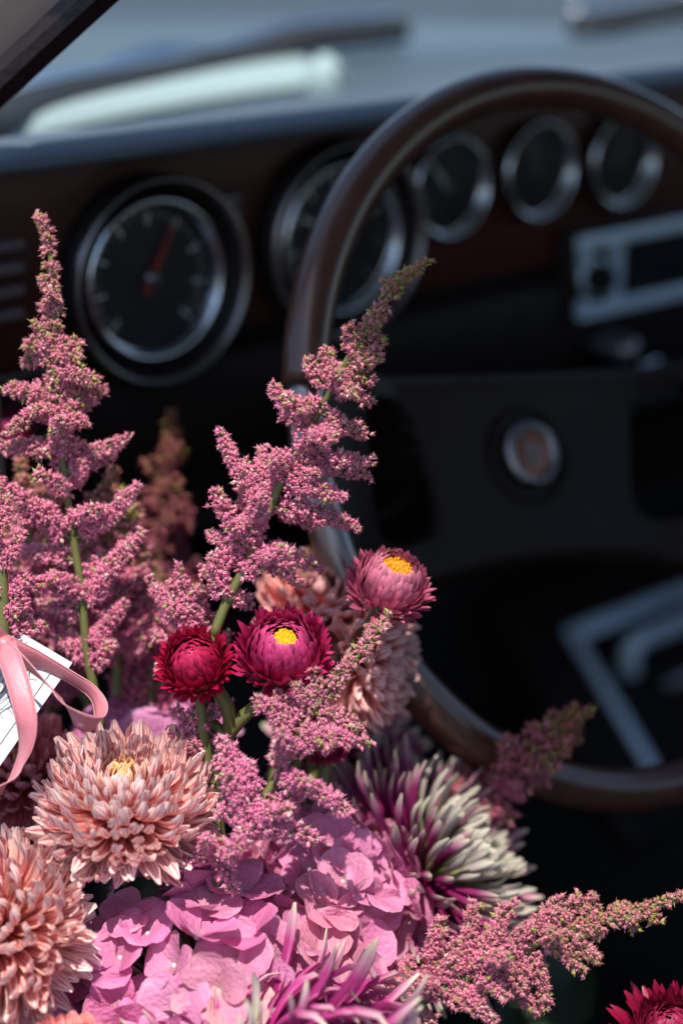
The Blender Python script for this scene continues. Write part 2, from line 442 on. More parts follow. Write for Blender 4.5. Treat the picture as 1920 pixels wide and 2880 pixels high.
# radio
rc = onY(1590, 665); rx0, rx1, rz1, rz0 = rc[0], rc[0] + .19, rc[2] + .001, rc[2] - .058
rad = part('radio', mesh('radio_case', *rbox(rx0 - .008, rx1 + .008, DY - .008, DY + .03, rz0 - .006, rz1 + .006, .002), M_vinyl), dash)
yf = DY - .009
part('face_frame', mesh('face_frame', *join(rbox(rx0, rx1, yf - .004, yf, rz1 - .009, rz1, .001), rbox(rx0 + .006, rx1, yf - .004, yf, rz0, rz0 + .010, .001)), M_alu, smooth=False), rad)
for i in range(11):
    z = rz0 + .011 + i * .0036
    part('rib', mesh('rib', *rbox(rx0 + .032, rx0 + .046, yf - .005, yf, z, z + .0026, .0006, 1), M_alu, smooth=False), rad)
for i in range(4):
    for z in (rz0 + .002 + i * .0036, rz1 - .012 - i * .0036):
        part('rib', mesh('rib', *rbox(rx0 + .001, rx0 + .013, yf - .0052, yf, z, z + .0026, .0006, 1), M_alu, smooth=False), rad)
part('display', mesh('display', *rbox(rx0 + .048, rx1 - .05, yf - .002, yf, rz0 + .011, rz1 - .010, .0008, 1), M_screen, smooth=False), rad)
kM = Matrix.Translation((rx0 + .018, yf, (rz0 + rz1) / 2)) @ GM
part('tuning_knob', mesh('tuning_knob', *lathe([(0, .016), (.008, .016), (.010, .013), (.0105, 0)], 32), M_vinyl), rad, kM)
part('knob_ring', mesh('knob_ring', *lathe([(.0105, .003), (.0125, .003), (.013, 0)], 32), M_alu), rad, kM)
# ignition lock with its key, below the radio
kc = onY(1745, 985, DY - .03)
part('ignition_lock', mesh('ignition_lock', *lathe([(0, .012), (.008, .012), (.011, .008), (.0125, -.03)], 24), M_dullchrome), dash, Matrix.Translation(kc) @ GM)
V, Fc = rbox(kc[0] - .002, kc[0] + .018, DY - .052, DY - .048, kc[2] - .012, kc[2] - .004, .0015)
part('key', mesh('key', V, Fc, M_chrome), dash)

# ---- steering wheel
tau, yw = R_(24.6), R_(-3)
wn_ = np.array([math.sin(yw) * math.cos(tau), -math.cos(yw) * math.cos(tau), math.sin(tau)])
wa = norm(np.cross([0, 0, 1], wn_)); wb = np.cross(wn_, wa); Cw = P(1703.7, 1213.6, .99)
rot = R_(-8)
ua = wa * math.cos(rot) + wb * math.sin(rot)
WM = frame(Cw, wn_, ua)
wheel = thing('steering_wheel', 'dark wooden rim steering wheel with broad black centre pad', 'steering wheel', WM)
RW, rr = .190, .0115
A0, A1 = R_(170.5), R_(206)                            # aluminium collar on the viewer's side
part('rim', mesh('rim', *torus(RW, rr, 150, 16, A1, A0 + 2 * math.pi), M_rim), wheel)
part('collar', mesh('collar', *torus(RW, rr * .86, 24, 16, A0 + .002, A1 - .002), M_dullchrome), wheel)
# centre pad: sheet dished to the hub, with an opening each side
def dish(u): 
    t = max(0, min(1, (abs(u) - .085) / .095)); return -.062 + .058 * t * t * (3 - 2 * t)
def inhole(u, v):                                      # rounded opening, <1 inside
    cu, cv = .103, -.006; su = .030 + .008 * (-(v - cv) / .04); sv_ = .040
    return (abs((abs(u) - cu) / su) ** 4 + abs((v - cv) / sv_) ** 4)
NU, NV = 120, 44
grid = np.zeros((NU, NV, 3)); keep = np.zeros((NU - 1, NV - 1), bool)
for i, u in enumerate(np.linspace(-.184, .184, NU)):
    lo = -.064 - .030 * (abs(u) / .15) ** 2.2; hi = .046 + .004 * (abs(u) / .18) ** 2
    for j, t in enumerate(np.linspace(0, 1, NV)):
        v = lo + (hi - lo) * t; uu = u
        h = inhole(u, v)
        if .55 < h < 1.0:                              # pull the edge vertices onto the outline
            s = h ** -.25; cu = math.copysign(.103, u); uu = cu + (u - cu) * s; v = -.006 + (v + .006) * s
        grid[i, j] = (uu, v, 0)
for i in range(NU - 1):
    for j in range(NV - 1):
        q = grid[i:i + 2, j:j + 2].reshape(-1, 3).mean(0); keep[i, j] = inhole(q[0], q[1]) > .93
th = .016
VF = grid.reshape(-1, 3).copy(); edge = np.array([min(1, j / 3, (NV - 1 - j) / 3) for i in range(NU) for j in range(NV)])
VF[:, 2] = [dish(u) for u in VF[:, 0]]; VB = VF.copy(); VB[:, 2] -= th
VF[:, 2] -= .008 * (1 - edge) ** 2
Fc = []; nv = NU * NV; idx = lambda i, j: i * NV + j
for i in range(NU - 1):
    for j in range(NV - 1):
        if not keep[i, j]: continue
        a, b, c, d = idx(i, j), idx(i + 1, j), idx(i + 1, j + 1), idx(i, j + 1)
        Fc += [(a, b, c, d), (a + nv, d + nv, c + nv, b + nv)]
        for (di, dj), (p, q) in {(-1, 0): (d, a), (1, 0): (b, c), (0, -1): (a, b), (0, 1): (c, d)}.items():
            ii, jj = i + di, j + dj
            if not (0 <= ii < NU - 1 and 0 <= jj < NV - 1) or not keep[ii, jj]: Fc.append((q, p, p + nv, q + nv))
pad = part('centre_pad', mesh('centre_pad', np.vstack([VF, VB]), Fc, M_wheelpad), wheel)
EM = Matrix.Translation((-.004, -.002, -.062))
part('emblem_well', mesh('emblem_well', *lathe([(.0285, .002), (.026, .0035), (.024, .001), (.023, -.001)], 40), M_vinyl), pad, EM)
part('emblem_ring', mesh('emblem_ring', *lathe([(.0125, .003), (.0135, .0065), (.0175, .0065), (.019, .003), (.0195, 0)], 40), M_dullchrome), pad, EM)
part('emblem_disc', mesh('emblem_disc', *lathe([(0, .0045), (.0128, .004)], 40), M_emblem), pad, EM)
V, Fc = join(*[prism([(x + k_ * -.006, -.006, 0), (x + .0016 + k_ * -.006, -.006, 0), (x + .0016 + k_ * .006, .006, 0), (x + k_ * .006, .006, 0)], (0, 0, .0048), (0, 0, .0056)) for x, k_ in ((-.005, 0), (.0034, 0), (-.0012, -.35))])
part('emblem_mark', mesh('emblem_mark', V, Fc, M_dullchrome, smooth=False), pad, EM)
V, Fc = tube(np.array([(0, 0, -.075), (0, 0, -.12), (0, 0, -.27)]), [.034, .032, .03], 24)
part('column', mesh('column', V, Fc, M_vinyl), wheel)
# column stalk with a pale end, seen through the pad's opening
st = [P(1010, 1500, 1.08), P(985, 1400, 1.07), P(955, 1290, 1.06), P(945, 1240, 1.055)]
WMi = np.array(WM.inverted())
stl = part('stalk', mesh('stalk', *[(v @ WMi[:3, :3].T + WMi[:3, 3], f) for v, f in [tube(spl(np.array([np.array(Cw) - wn_ * .14] + st[:1]), 8), .004, 10)]][0], M_vinyl), wheel)
for q0, q1, rr_ in ((st[0], st[1], .006), (st[2], st[3], .007)):
    V, Fc = tube(spl([q0, q1], 8), [.3 * rr_, .8 * rr_, rr_, rr_, rr_, rr_, .8 * rr_, .3 * rr_], 12)
    part('stalk_end', mesh('stalk_end', V @ WMi[:3, :3].T + WMi[:3, 3], Fc, M_cream), stl)

# ---- sloping console panel with chrome trim
con = thing('centre_console', 'sloping black console panel with chrome frame and chrome grab bar', 'console')
sy = norm([0, -.10, -.092]); sn = np.array([0, -.092, .10]) / np.linalg.norm([.092, .10]); o_ = np.array([1.097, 1.0, .523])
SM = Matrix(((1, sy[0], sn[0], o_[0]), (0, sy[1], sn[1], o_[1]), (0, sy[2], sn[2], o_[2]), (0, 0, 0, 1)))
part('panel', mesh('panel', *rbox(-.06, .30, -.05, .19, -.03, -.002, .006), M_vinyl), con, SM)
part('side_trim', mesh('side_trim', *rbox(-.006, .006, -.006, .148, -.002, .006, .003), M_alu), con, SM)
part('top_trim', mesh('top_trim', *rbox(.0065, .26, -.006, .010, -.002, .006, .003), M_alu), con, SM)
V, Fc = tube(spl([(.036, .052, .001), (.034, .040, .016), (.042, .034, .026), (.09, .033, .026), (.26, .033, .026)], 24), .0095, 14)
part('grab_bar', mesh('grab_bar', V, Fc, M_alu), con, SM)
part('control_bar', mesh('control_bar', *rbox(.06, .26, .068, .082, -.002, .010, .004), M_dullchrome), con, SM)
part('control_bar', mesh('control_bar', *rbox(.075, .26, .108, .118, -.002, .008, .004), M_dullchrome), con, SM)
V, Fc = rbox(.045, .30, -.02, .50, .24 - .523, -.0, .01)
part('pedestal', mesh('pedestal', *rbox(1.07, 1.36, .35, 1.13, .24, .385, .01), M_carpet), con)

# ---- wipers resting on the cowl
def wiper(label, pts, pivot, knobs):
    t = thing('windshield_wiper', label, 'wiper', group='wipers along the foot of the windshield')
    c = spl(pts, 20)
    V, Fc = tube(c, .011, 8); wpart('blade', V, Fc, t, M_rubber)
    V, Fc = tube(c + np.array([0, .006, .013]), .004, 8); wpart('blade_spine', V, Fc, t, M_chrome)
    a = spl([pivot, (np.array(pivot) + c[10]) / 2 + np.array([0, 0, .022]), c[10] + np.array([0, 0, .014])], 12)
    V, Fc = tube(a, np.linspace(.007, .004, 12), 8); wpart('arm', V, Fc, t, M_chrome)
    for q in knobs:
        V, Fc = tube(spl([q - np.array([0, 0, .012]), q + np.array([0, 0, .010])], 6), [.011, .012, .012, .011, .008, .003], 14); wpart('pivot_cap', V, Fc, t, M_chrome)
def onY2(x, y, Y): return onY(x, y, Y)
wiper('dark wiper blade lying on the pale cowl nearest the driver', [onY2(-60, 365, 1.02), onY2(160, 280, 1.10), onY2(600, 190, 1.17), onY2(860, 115, 1.19), onY2(1130, 85, 1.20)], onY2(150, 290, 1.15), [onY2(150, 285, 1.12), onY2(545, 150, 1.22), onY2(870, 100, 1.20)])
wiper('wiper on the cowl at the far right end of the windshield', [onY2(1620, 80, 1.19), onY2(1760, 55, 1.19), onY2(2050, 0, 1.18), onY2(2400, -50, 1.15)], onY2(2050, 0, 1.22), [onY2(1905, 20, 1.20)])
nz_ = thing('washer_nozzle', 'round bright washer nozzle on the cowl above the steering wheel', 'nozzle')
q = onY2(915, 205, 1.12)
V, Fc = tube(spl([q - np.array([0, 0, .02]), q + np.array([0, 0, .014])], 6), [.016, .016, .016, .015, .011, .004], 16); wpart('cap', V, Fc, nz_, M_pale)
V, Fc = tube(spl([q + np.array([0, -.013, .002]), q + np.array([0, -.017, .004])], 3), .003, 8); wpart('jet', V, Fc, nz_, M_chrome)

# ---- driver's seat under the bouquet
seat = thing('driver_seat', 'dark driver seat cushion beneath the bouquet', 'seat')
part('cushion', mesh('cushion', *rbox(.46, .98, .02, .56, .40, .52, .04, 4), M_vinyl), seat)
part('seat_base', mesh('seat_base', *rbox(.50, .94, .06, .52, .24, .398, .02), M_carpet), seat)

# ================================================================== THE FLOWERS
# ---- petal meshes: x across, y along, z towards the flower's axis
def petal(prof, bend, cup, L=1.0, nl=7, nw=4, twist=0, wave=0, seed=0):
    r = random.Random(seed)
    ts = np.linspace(0, 1, nl + 1); y = z = 0.0; V = []; U = []
    ph = r.uniform(0, 6)
    ws = np.interp(ts, [p for p, _ in prof], [w for _, w in prof])
    bs = np.interp(ts, [p for p, _ in bend], [b for _, b in bend]); cs = np.interp(ts, [p for p, _ in cup], [c for _, c in cup])
    pa = None
    for i, t in enumerate(ts):
        a = R_(bs[i])
        if i: y += math.cos((a + pa) / 2) * L / nl; z += math.sin((a + pa) / 2) * L / nl
        pa = a
        tw = R_(twist) * t
        for j in range(nw + 1):
            s = 2 * j / nw - 1; x = ws[i] * s; h = cs[i] * ws[i] * s * s + wave * ws[i] * math.sin(ph + s * 3 + t * 7) * t
            xx, hh = x * math.cos(tw) - h * math.sin(tw), x * math.sin(tw) + h * math.cos(tw)
            V.append((xx, y - math.sin(a) * hh, z + math.cos(a) * hh)); U.append((j / nw, t))
    k = nw + 1
    Fc = [(i * k + j, i * k + j + 1, (i + 1) * k + j + 1, (i + 1) * k + j) for i in range(nl) for j in range(nw)]
    return np.array(V), Fc, U

PDATA = {}
def scatter(t, name, items, view, limit=296):
    """items: (mesh, matrix, colour, outward dir); the petals turned most to the viewer become parts, the rest one mesh"""
    vl = np.array(ROOTM[t.name].to_3x3().inverted()) @ view
    items = sorted(items, key=lambda q: -float(np.array(q[3]) @ vl))
    for me, M, c, _ in items[:limit]: part(name, me, t, M, c)
    if len(items) > limit:
        vf, uu = [], []
        for me, M, c, _ in items[limit:]:
            V, Fc, U, mat = PDATA[me.name]; A = np.array(M); vf.append((V @ A[:3, :3].T + A[:3, 3], Fc)); uu += list(U)
        V, Fc = join(*vf); part(name + 's_behind', mesh(name + 's_behind', V, Fc, PDATA[items[0][0].name][3], True, uu), t, None, items[-1][2], stuff=True)

def petal_set(name, n, mat, fn):
    out = []
    for i in range(n):
        V, Fc, U = fn(i); me = mesh(name, V, Fc, mat, True, U); PDATA[me.name] = (V, Fc, U, mat); out.append(me)
    return out

def pm(d, inward, base, sx, sy, sz, roll=0):
    Y = norm(d); Z = norm(inward - Y * (np.asarray(inward) @ Y)); X = np.cross(Y, Z)
    if roll:
        c, s = math.cos(roll), math.sin(roll); X, Z = X * c + Z * s, Z * c - X * s
    X, Y, Z = X * sx, Y * sy, Z * sz
    return Matrix(((X[0], Y[0], Z[0], base[0]), (X[1], Y[1], Z[1], base[1]), (X[2], Y[2], Z[2], base[2]), (0, 0, 0, 1)))

GOLD = math.pi * (3 - math.sqrt(5))
M_stem = simple('stem_green', (.105, .11, .026), .5, noise=.25, nscale=90, bump=.2)
M_stemd = simple('stem_dark', (.05, .075, .02), .5, noise=.25, nscale=90)
M_leaf = petal_mat('leaf', [(0, (.012, .026, .010)), (1, (.018, .036, .012))], None, rough=.4, transl=.15, bump=.3, vein=1)
GATHER = P(760, 3350, .84)                             # where the stems are gathered, on the seat's edge

def stem(parent, pts, r0, r1, mat=None, seg=8, name='stem'):
    c = spl(pts, 18); V, Fc = tube(c, np.linspace(r0, r1, 18), seg)
    return wpart(name, V, Fc, parent, mat or M_stem)

def down_stem(parent, start, axis, r=.0028, mat=None):
    s = np.array(start); g = GATHER + rng.normal(size=3) * [.012, .012, .005]
    stem(parent, [s, s - np.array(axis) * .03, (s + g) / 2 - np.array(axis) * .01 + [0, 0, -.01], g], r, r * 1.1, mat)

# ---- chrysanthemums
CREAM, SALM, ROSE = (.86, .70, .62), (.80, .36, .27), (.55, .10, .16)
M_mum = petal_mat('mum_petal', [(0, (.66, .14, .08)), (.40, (.86, .37, .27)), (.72, (.90, .59, .51)), (1, (.95, .82, .76))], (.66, .10, .17), 3.5, .9, rough=.5, transl=.28)
def mumfn(i):
    q = random.Random(100 + i)
    return petal([(0, .045), (.3, .065), (.65, .080), (.86, .086), (.95, .074), (1, .036)], [(0, 0), (.45, q.uniform(-10, 4)), (.8, q.uniform(10, 34)), (1, q.uniform(45, 100))], [(0, .7), (.6, q.uniform(.7, 1.1)), (1, .7)], twist=q.uniform(-22, 22), wave=.1, seed=i)
def mumout(i):
    q = random.Random(300 + i)
    return petal([(0, .04), (.3, .065), (.65, .088), (.86, .086), (.95, .06), (1, .025)], [(0, 0), (.5, q.uniform(-14, 4)), (1, q.uniform(-25, 30))], [(0, .5), (.6, q.uniform(.4, .75)), (1, .5)], twist=q.uniform(-45, 45), wave=.22, seed=i + 50)
PM_in = petal_set('mum_petal', 8, M_mum, mumfn); PM_out = petal_set('mum_outer_petal', 7, M_mum, mumout)
M_calyx = simple('calyx_green', (.06, .09, .025), .6, noise=.3, nscale=120)

def mum(label, px, py, d, Rpx, axis, n=270, tint=(1, 1, 1), th0=8, th1=112, centre=(1.0, .92, .45), seed=0, group='striped peach chrysanthemums', wide=1.0, cat='chrysanthemum'):
    q = random.Random(seed); O = P(px, py, d); R = Rpx * d / FPX
    t = thing('chrysanthemum', label, cat, frame(O, axis), group)
    down_stem(t, O - np.array(axis) * R * .25, axis, .003)
    part('calyx', mesh('calyx', *lathe([(0, -.32 * R), (.16 * R, -.28 * R), (.26 * R, -.12 * R), (.2 * R, .05 * R), (0, .15 * R)], 16), M_calyx), t)
    items = []; kw = (270 / n) ** .42
    for i in range(n):
        f = (i + .5) / n
        th = R_(th0 + (th1 - th0) * f ** .54) + q.gauss(0, .06); ph = i * GOLD + q.gauss(0, .08)
        d_ = np.array([math.sin(th) * math.cos(ph), math.sin(th) * math.sin(ph), math.cos(th)])
        inw = np.array([-math.cos(th) * math.cos(ph), -math.cos(th) * math.sin(ph), math.sin(th)])
        L = R * (.52 + .48 * min(1, f / .40) ** .8) * q.uniform(.86, 1.06)
        if f > .75: L *= q.uniform(.70, 1.0)
        wdt = R * wide * kw * (.55 + .5 * min(1, f / .3)) * q.uniform(.8, 1.2)
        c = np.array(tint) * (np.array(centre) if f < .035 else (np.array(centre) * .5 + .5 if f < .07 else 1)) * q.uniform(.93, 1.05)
        me = q.choice(PM_in) if f < .72 or q.random() < .3 else q.choice(PM_out)
        items.append((me, pm(d_, inw, d_ * R * .10, wdt, L, L, q.gauss(0, .25)), c, d_))
    scatter(t, 'petal', items, -FWD)
    return t

mum('large peach and cream striped chrysanthemum with yellow eye, fully in focus', 355, 2280, .795, 268, D(.03, .88, .47), 520, seed=1, th0=4, th1=114)
mum('peach striped chrysanthemum cut by the left edge, below the card', -5, 2620, .775, 290, D(-.45, .40, .78), 480, seed=2, th1=125, centre=(1, .8, .6))
mum('blurred peach chrysanthemum half hidden behind the pink strawflower', 905, 1715, .885, 195, D(.05, .75, .6), 200, seed=3, tint=(1.0, .88, .88), wide=1.15, centre=(1, 1, 1))
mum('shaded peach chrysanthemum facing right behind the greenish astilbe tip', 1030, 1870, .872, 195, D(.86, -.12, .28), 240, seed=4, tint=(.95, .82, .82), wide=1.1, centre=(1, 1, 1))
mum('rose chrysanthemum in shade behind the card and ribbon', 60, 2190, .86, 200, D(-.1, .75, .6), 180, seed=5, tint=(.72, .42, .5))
mum('coral chrysanthemum peeping in at the bottom left corner', 190, 3010, .74, 170, D(.1, .8, .55), 150, seed=6, tint=(.95, .62, .6))

# ---- magenta spider chrysanthemums with cream hooked tips
M_spid = petal_mat('spider_petal', [(0, (.20, .008, .075)), (.4, (.36, .012, .15)), (.76, (.42, .045, .21)), (.92, (.60, .36, .42)), (1, (.70, .70, .46))], None, rough=.45, transl=.2)
M_lime = petal_mat('lime_petal', [(0, (.30, .38, .06)), (.45, (.46, .50, .20)), (.75, (.55, .46, .46)), (1, (.66, .66, .50))], None, rough=.5, transl=.25)
def spfn(hook):
    def f(i):
        q = random.Random(500 + i + int(hook))
        return petal([(0, .022), (.4, .032), (.75, .048), (.92, .045), (1, .015)], [(0, 0), (.4, q.uniform(-8, 8)), (.8, q.uniform(.2, .6) * hook), (1, hook * q.uniform(.8, 1.3))], [(0, .9), (.7, .8), (1, .6)], nl=9, twist=q.uniform(-25, 25), seed=i)
    return f
SP = petal_set('spider_petal', 7, M_spid, spfn(40)); SPH = petal_set('hooked_petal', 7, M_spid, spfn(-105)); SPL = petal_set('lime_petal', 6, M_lime, spfn(50))
def spider(label, px, py, d, Rpx, axis, n, th0, th1, lime_f, hooked, seed, tint=(1, 1, 1), wide=1.25):
    q = random.Random(seed); O = P(px, py, d); R = Rpx * d / FPX
    t = thing('spider_chrysanthemum', label, 'chrysanthemum', frame(O, axis), 'magenta spider chrysanthemums')
    down_stem(t, O - np.array(axis) * R * .2, axis, .003, M_stemd)
    part('calyx', mesh('calyx', *lathe([(0, -.26 * R), (.13 * R, -.22 * R), (.2 * R, -.1 * R), (.14 * R, .05 * R), (0, .1 * R)], 16), M_calyx), t)
    items = []
    for i in range(n):
        f = (i + .5) / n; th = R_(th0 + (th1 - th0) * f ** .65) + q.gauss(0, .07); ph = i * GOLD + q.gauss(0, .1)
        d_ = np.array([math.sin(th) * math.cos(ph), math.sin(th) * math.sin(ph), math.cos(th)])
        inw = np.array([-math.cos(th) * math.cos(ph), -math.cos(th) * math.sin(ph), math.sin(th)])
        L = R * (.45 + .55 * min(1, f / .5) ** .7) * q.uniform(.86, 1.08); lime = f < lime_f + q.gauss(0, .05)
        me = q.choice(SPL if lime else (SPH if hooked and q.random() < .8 else SP))
        items.append((me, pm(d_, inw, d_ * R * .08, R * wide * q.uniform(.85, 1.2), L, L, q.gauss(0, .3)), np.array(tint), d_))
    scatter(t, 'petal', items, -FWD)
spider('magenta and lime spider chrysanthemum with cream tips, right of the hydrangea', 1195, 2465, .885, 375, D(.78, .46, .28), 430, 3, 125, .30, False, 11, tint=(.80, .78, .78), wide=.72)  # tint dims every petal, putting shade into the flower's colour
spider('magenta chrysanthemum with curled cream tips at the bottom edge', 690, 3065, .745, 560, D(-.30, .9, .22), 230, 34, 88, .0, True, 12, wide=.50)
spider('blurred magenta chrysanthemum petals under the shaded peach bloom', 985, 2120, .97, 250, D(.5, .5, .5), 110, 15, 110, .0, False, 13, tint=(1.2, 1.3, 1.2), wide=1.9)

# ---- strawflowers
def bract(i, out):
    q = random.Random(700 + i)
    return petal([(0, .075), (.35, .10), (.65, .10), (.86, .07), (.95, .035), (1, .008)], [(0, -6), (.5, q.uniform(8, 16) if not out else q.uniform(0, 10)), (1, q.uniform(20, 42) if not out else q.uniform(-12, 22))], [(0, .5), (.6, .6), (1, .6)], nl=6, nw=4, twist=q.uniform(-14, 14), wave=.08, seed=i)
def straw_mats(nm, base, tip, rough=.27):
    m = petal_mat(nm, [(0, base), (.6, tuple(b * .6 + t_ * .4 for b, t_ in zip(base, tip))), (1, tip)], None, rough=rough, transl=.22, bump=.3, spec=.5, var=.2)
    return petal_set(nm, 5, m, lambda i: bract(i, 0)), petal_set(nm + '_outer', 5, m, lambda i: bract(i, 1))
ST_A = straw_mats('crimson_bract', (.42, .008, .07), (.58, .035, .16))
ST_B = straw_mats('red_bract', (.36, .006, .04), (.52, .012, .07))
ST_C = straw_mats('rose_bract', (.45, .07, .15), (.66, .17, .28), .35)
M_disc = simple('disc_yellow', (.72, .42, .012), .6, noise=.3, nscale=300)
M_disco = simple('disc_orange', (.75, .30, .008), .6, noise=.3, nscale=300)
def strawflower(label, px, py, d, Rpx, axis, sets, disc, disc_mat, inner, rows=9, seed=0, tint=(1, 1, 1), paths=None, halo=(.78, .70), droop=8, flat=.70, openf=0, inL=.24, hl=1.0):
    q = random.Random(seed); O = P(px, py, d); R = Rpx * d / FPX
    t = thing('strawflower', label, 'strawflower', frame(O, axis), 'strawflowers')
    if paths: stem(t, paths, .0030, .0034)
    else: down_stem(t, O - np.array(axis) * R * .45, axis, .0025)
    part('receptacle', mesh('receptacle', *lathe([(0, -.55 * R), (.3 * R, -.5 * R), (.66 * R, -.15 * R), (.70 * R, .05 * R), (.55 * R, .36 * R), (.3 * R, .48 * R), (0, .5 * R)], 20), simple('receptacle', (.16, .02, .05), .6, noise=.2)), t)
    for r in range(rows):
        f = r / (rows - 1); be = R_(122 + (inner - 122) * f)
        lift = R_(np.interp(f, [0, .18, .4, 1], [32, 13, 18, 25]) + openf * (1 - f))
        L = np.interp(f, [0, .15, .35, .8, 1], [.6, halo[0], halo[1], .50, inL]); cnt = int(np.interp(f, [0, .3, 1], [26, 34, 22]))
        for i in range(cnt):
            ph = 2 * math.pi * (i + .5 * (r % 2)) / cnt + q.gauss(0, .05); er = np.array([math.cos(ph), math.sin(ph), 0])
            pos = er * .76 * math.sin(be) + np.array([0, 0, flat * math.cos(be) - .02])
            ta = -er * math.cos(be) + np.array([0, 0, math.sin(be)]); nu = er * math.sin(be) + np.array([0, 0, math.cos(be)])
            l = lift + q.gauss(0, .07)
            dr = ta * math.cos(l) + nu * math.sin(l); inw = -nu * math.cos(l) + ta * math.sin(l)
            LL = L * q.uniform(.86, 1.1) * R
            me = q.choice(sets[1] if f < .3 else sets[0])
            part('bract', me, t, pm(dr, inw, pos * R, R * q.uniform(.85, 1.15), LL, LL, q.gauss(0, .24)), np.array(tint) * q.uniform(.88, 1.12) * (.95 + hl * np.array([.35, 3.2, 1.5]) * max(0, f - .35)))  # inner rows tinted paler: satin sheen painted into the bract colour
    for i in range(droop):
        ph = q.uniform(0, 6.28); er = np.array([math.cos(ph), math.sin(ph), 0]); l = q.uniform(-.7, .1)
        dr = er * math.cos(l) + np.array([0, 0, math.sin(l)]); inw = np.array([0, 0, 1.0]) - dr * dr[2]
        part('bract', q.choice(sets[1]), t, pm(dr, inw, (er * .4 + np.array([0, 0, -.42])) * R, R * .9, R * q.uniform(.45, .7), R * .6, q.gauss(0, .3)), tint)
    if disc:
        zt = flat * math.cos(R_(inner)) * R - .05 * R; parts = []
        for i in range(150):
            rad = disc * R * math.sqrt((i + .5) / 150); ph = i * GOLD
            h = .10 * R * q.uniform(.6, 1.3); s = .026 * R * (disc / .25) ** .5 * q.uniform(.8, 1.3)
            V, Fc = lathe([(s * .8, -.12 * R), (s, h * .5), (s * .7, h * .9), (0, h)], 5)
            parts.append((V + [rad * math.cos(ph), rad * math.sin(ph), zt + q.gauss(0, .015 * R)], Fc))
        part('disc_florets', mesh('disc_florets', *join(*parts), disc_mat), t, stuff=True)
    return t
strawflower('crimson strawflower with small yellow eye, largest of the pair', 795, 1842, .795, 124, D(.10, .66, .74), ST_A, .27, M_disc, 34, 9, 21, paths=[P(775, 1905, .80), P(740, 1965, .803), P(690, 2010, .805), P(640, 2070, .81), P(590, 2150, .815), GATHER], halo=(.80, .72))
strawflower('dark red closed strawflower without an eye, beside the crimson one', 550, 1872, .795, 97, D(-.15, .52, .84), ST_B, 0, M_disc, 22, 9, 22, paths=[P(585, 1915, .80), P(625, 1960, .803), P(645, 2010, .805), P(640, 2070, .81), P(585, 2160, .818), GATHER], halo=(.82, .70), droop=12, inL=.30)
strawflower('pale rose strawflower with wide orange eye tilted to the right', 1092, 1652, .822, 112, D(.30, .76, .56), ST_C, .50, M_disco, 42, 9, 23, paths=[P(1060, 1720, .84), P(1030, 1780, .85), P(990, 1880, .86), P(930, 2060, .87), GATHER], halo=(.76, .66), flat=.84, hl=.3)
strawflower('spiky dark red strawflower in the bottom right corner', 1885, 2925, .80, 118, D(-.15, .80, .5), ST_B, 0, M_disc, 24, 8, 24, tint=(.62, .8, .75), halo=(1.15, .85), openf=14, inL=.3)
strawflower('blurred crimson strawflower at the left edge behind the astilbe', 8, 1225, 1.0, 75, D(.1, .7, .6), ST_A, 0, M_disc, 24, 7, 25, halo=(1, .8))
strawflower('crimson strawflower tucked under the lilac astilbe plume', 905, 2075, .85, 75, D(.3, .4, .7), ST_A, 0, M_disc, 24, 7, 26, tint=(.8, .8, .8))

# ---- hydrangeas
M_hyd = petal_mat('hydrangea_petal', [(0, (.62, .34, .42)), (.25, (.73, .26, .45)), (.8, (.72, .24, .44)), (1, (.80, .36, .54))], None, rough=.5, transl=.35, bump=.7, nscale=11, vein=1, var=.14)
def hydfn(i):
    q = random.Random(900 + i)
    return petal([(0, .10), (.15, .28), (.4, .5), (.65, .56), (.85, .44), (.95, .26), (1, .10)], [(0, q.uniform(5, 25)), (.5, q.uniform(-6, 14)), (1, q.uniform(-25, 12))], [(0, .15), (.6, q.uniform(.05, .38)), (1, q.uniform(-.2, .25))], nl=7, nw=7, twist=q.uniform(-18, 18), wave=.11, seed=i)
HY_P = petal_set('hydrangea_petal', 9, M_hyd, hydfn)
M_eye = simple('floret_eye', (.62, .45, .5), .5, noise=.1)
EYE = mesh('floret_eye', *lathe([(0, .0016), (.0011, .0011), (.0014, 0), (.0010, -.0010)], 10), M_eye)
M_twig = simple('floret_stalk', (.30, .22, .16), .6, noise=.1)
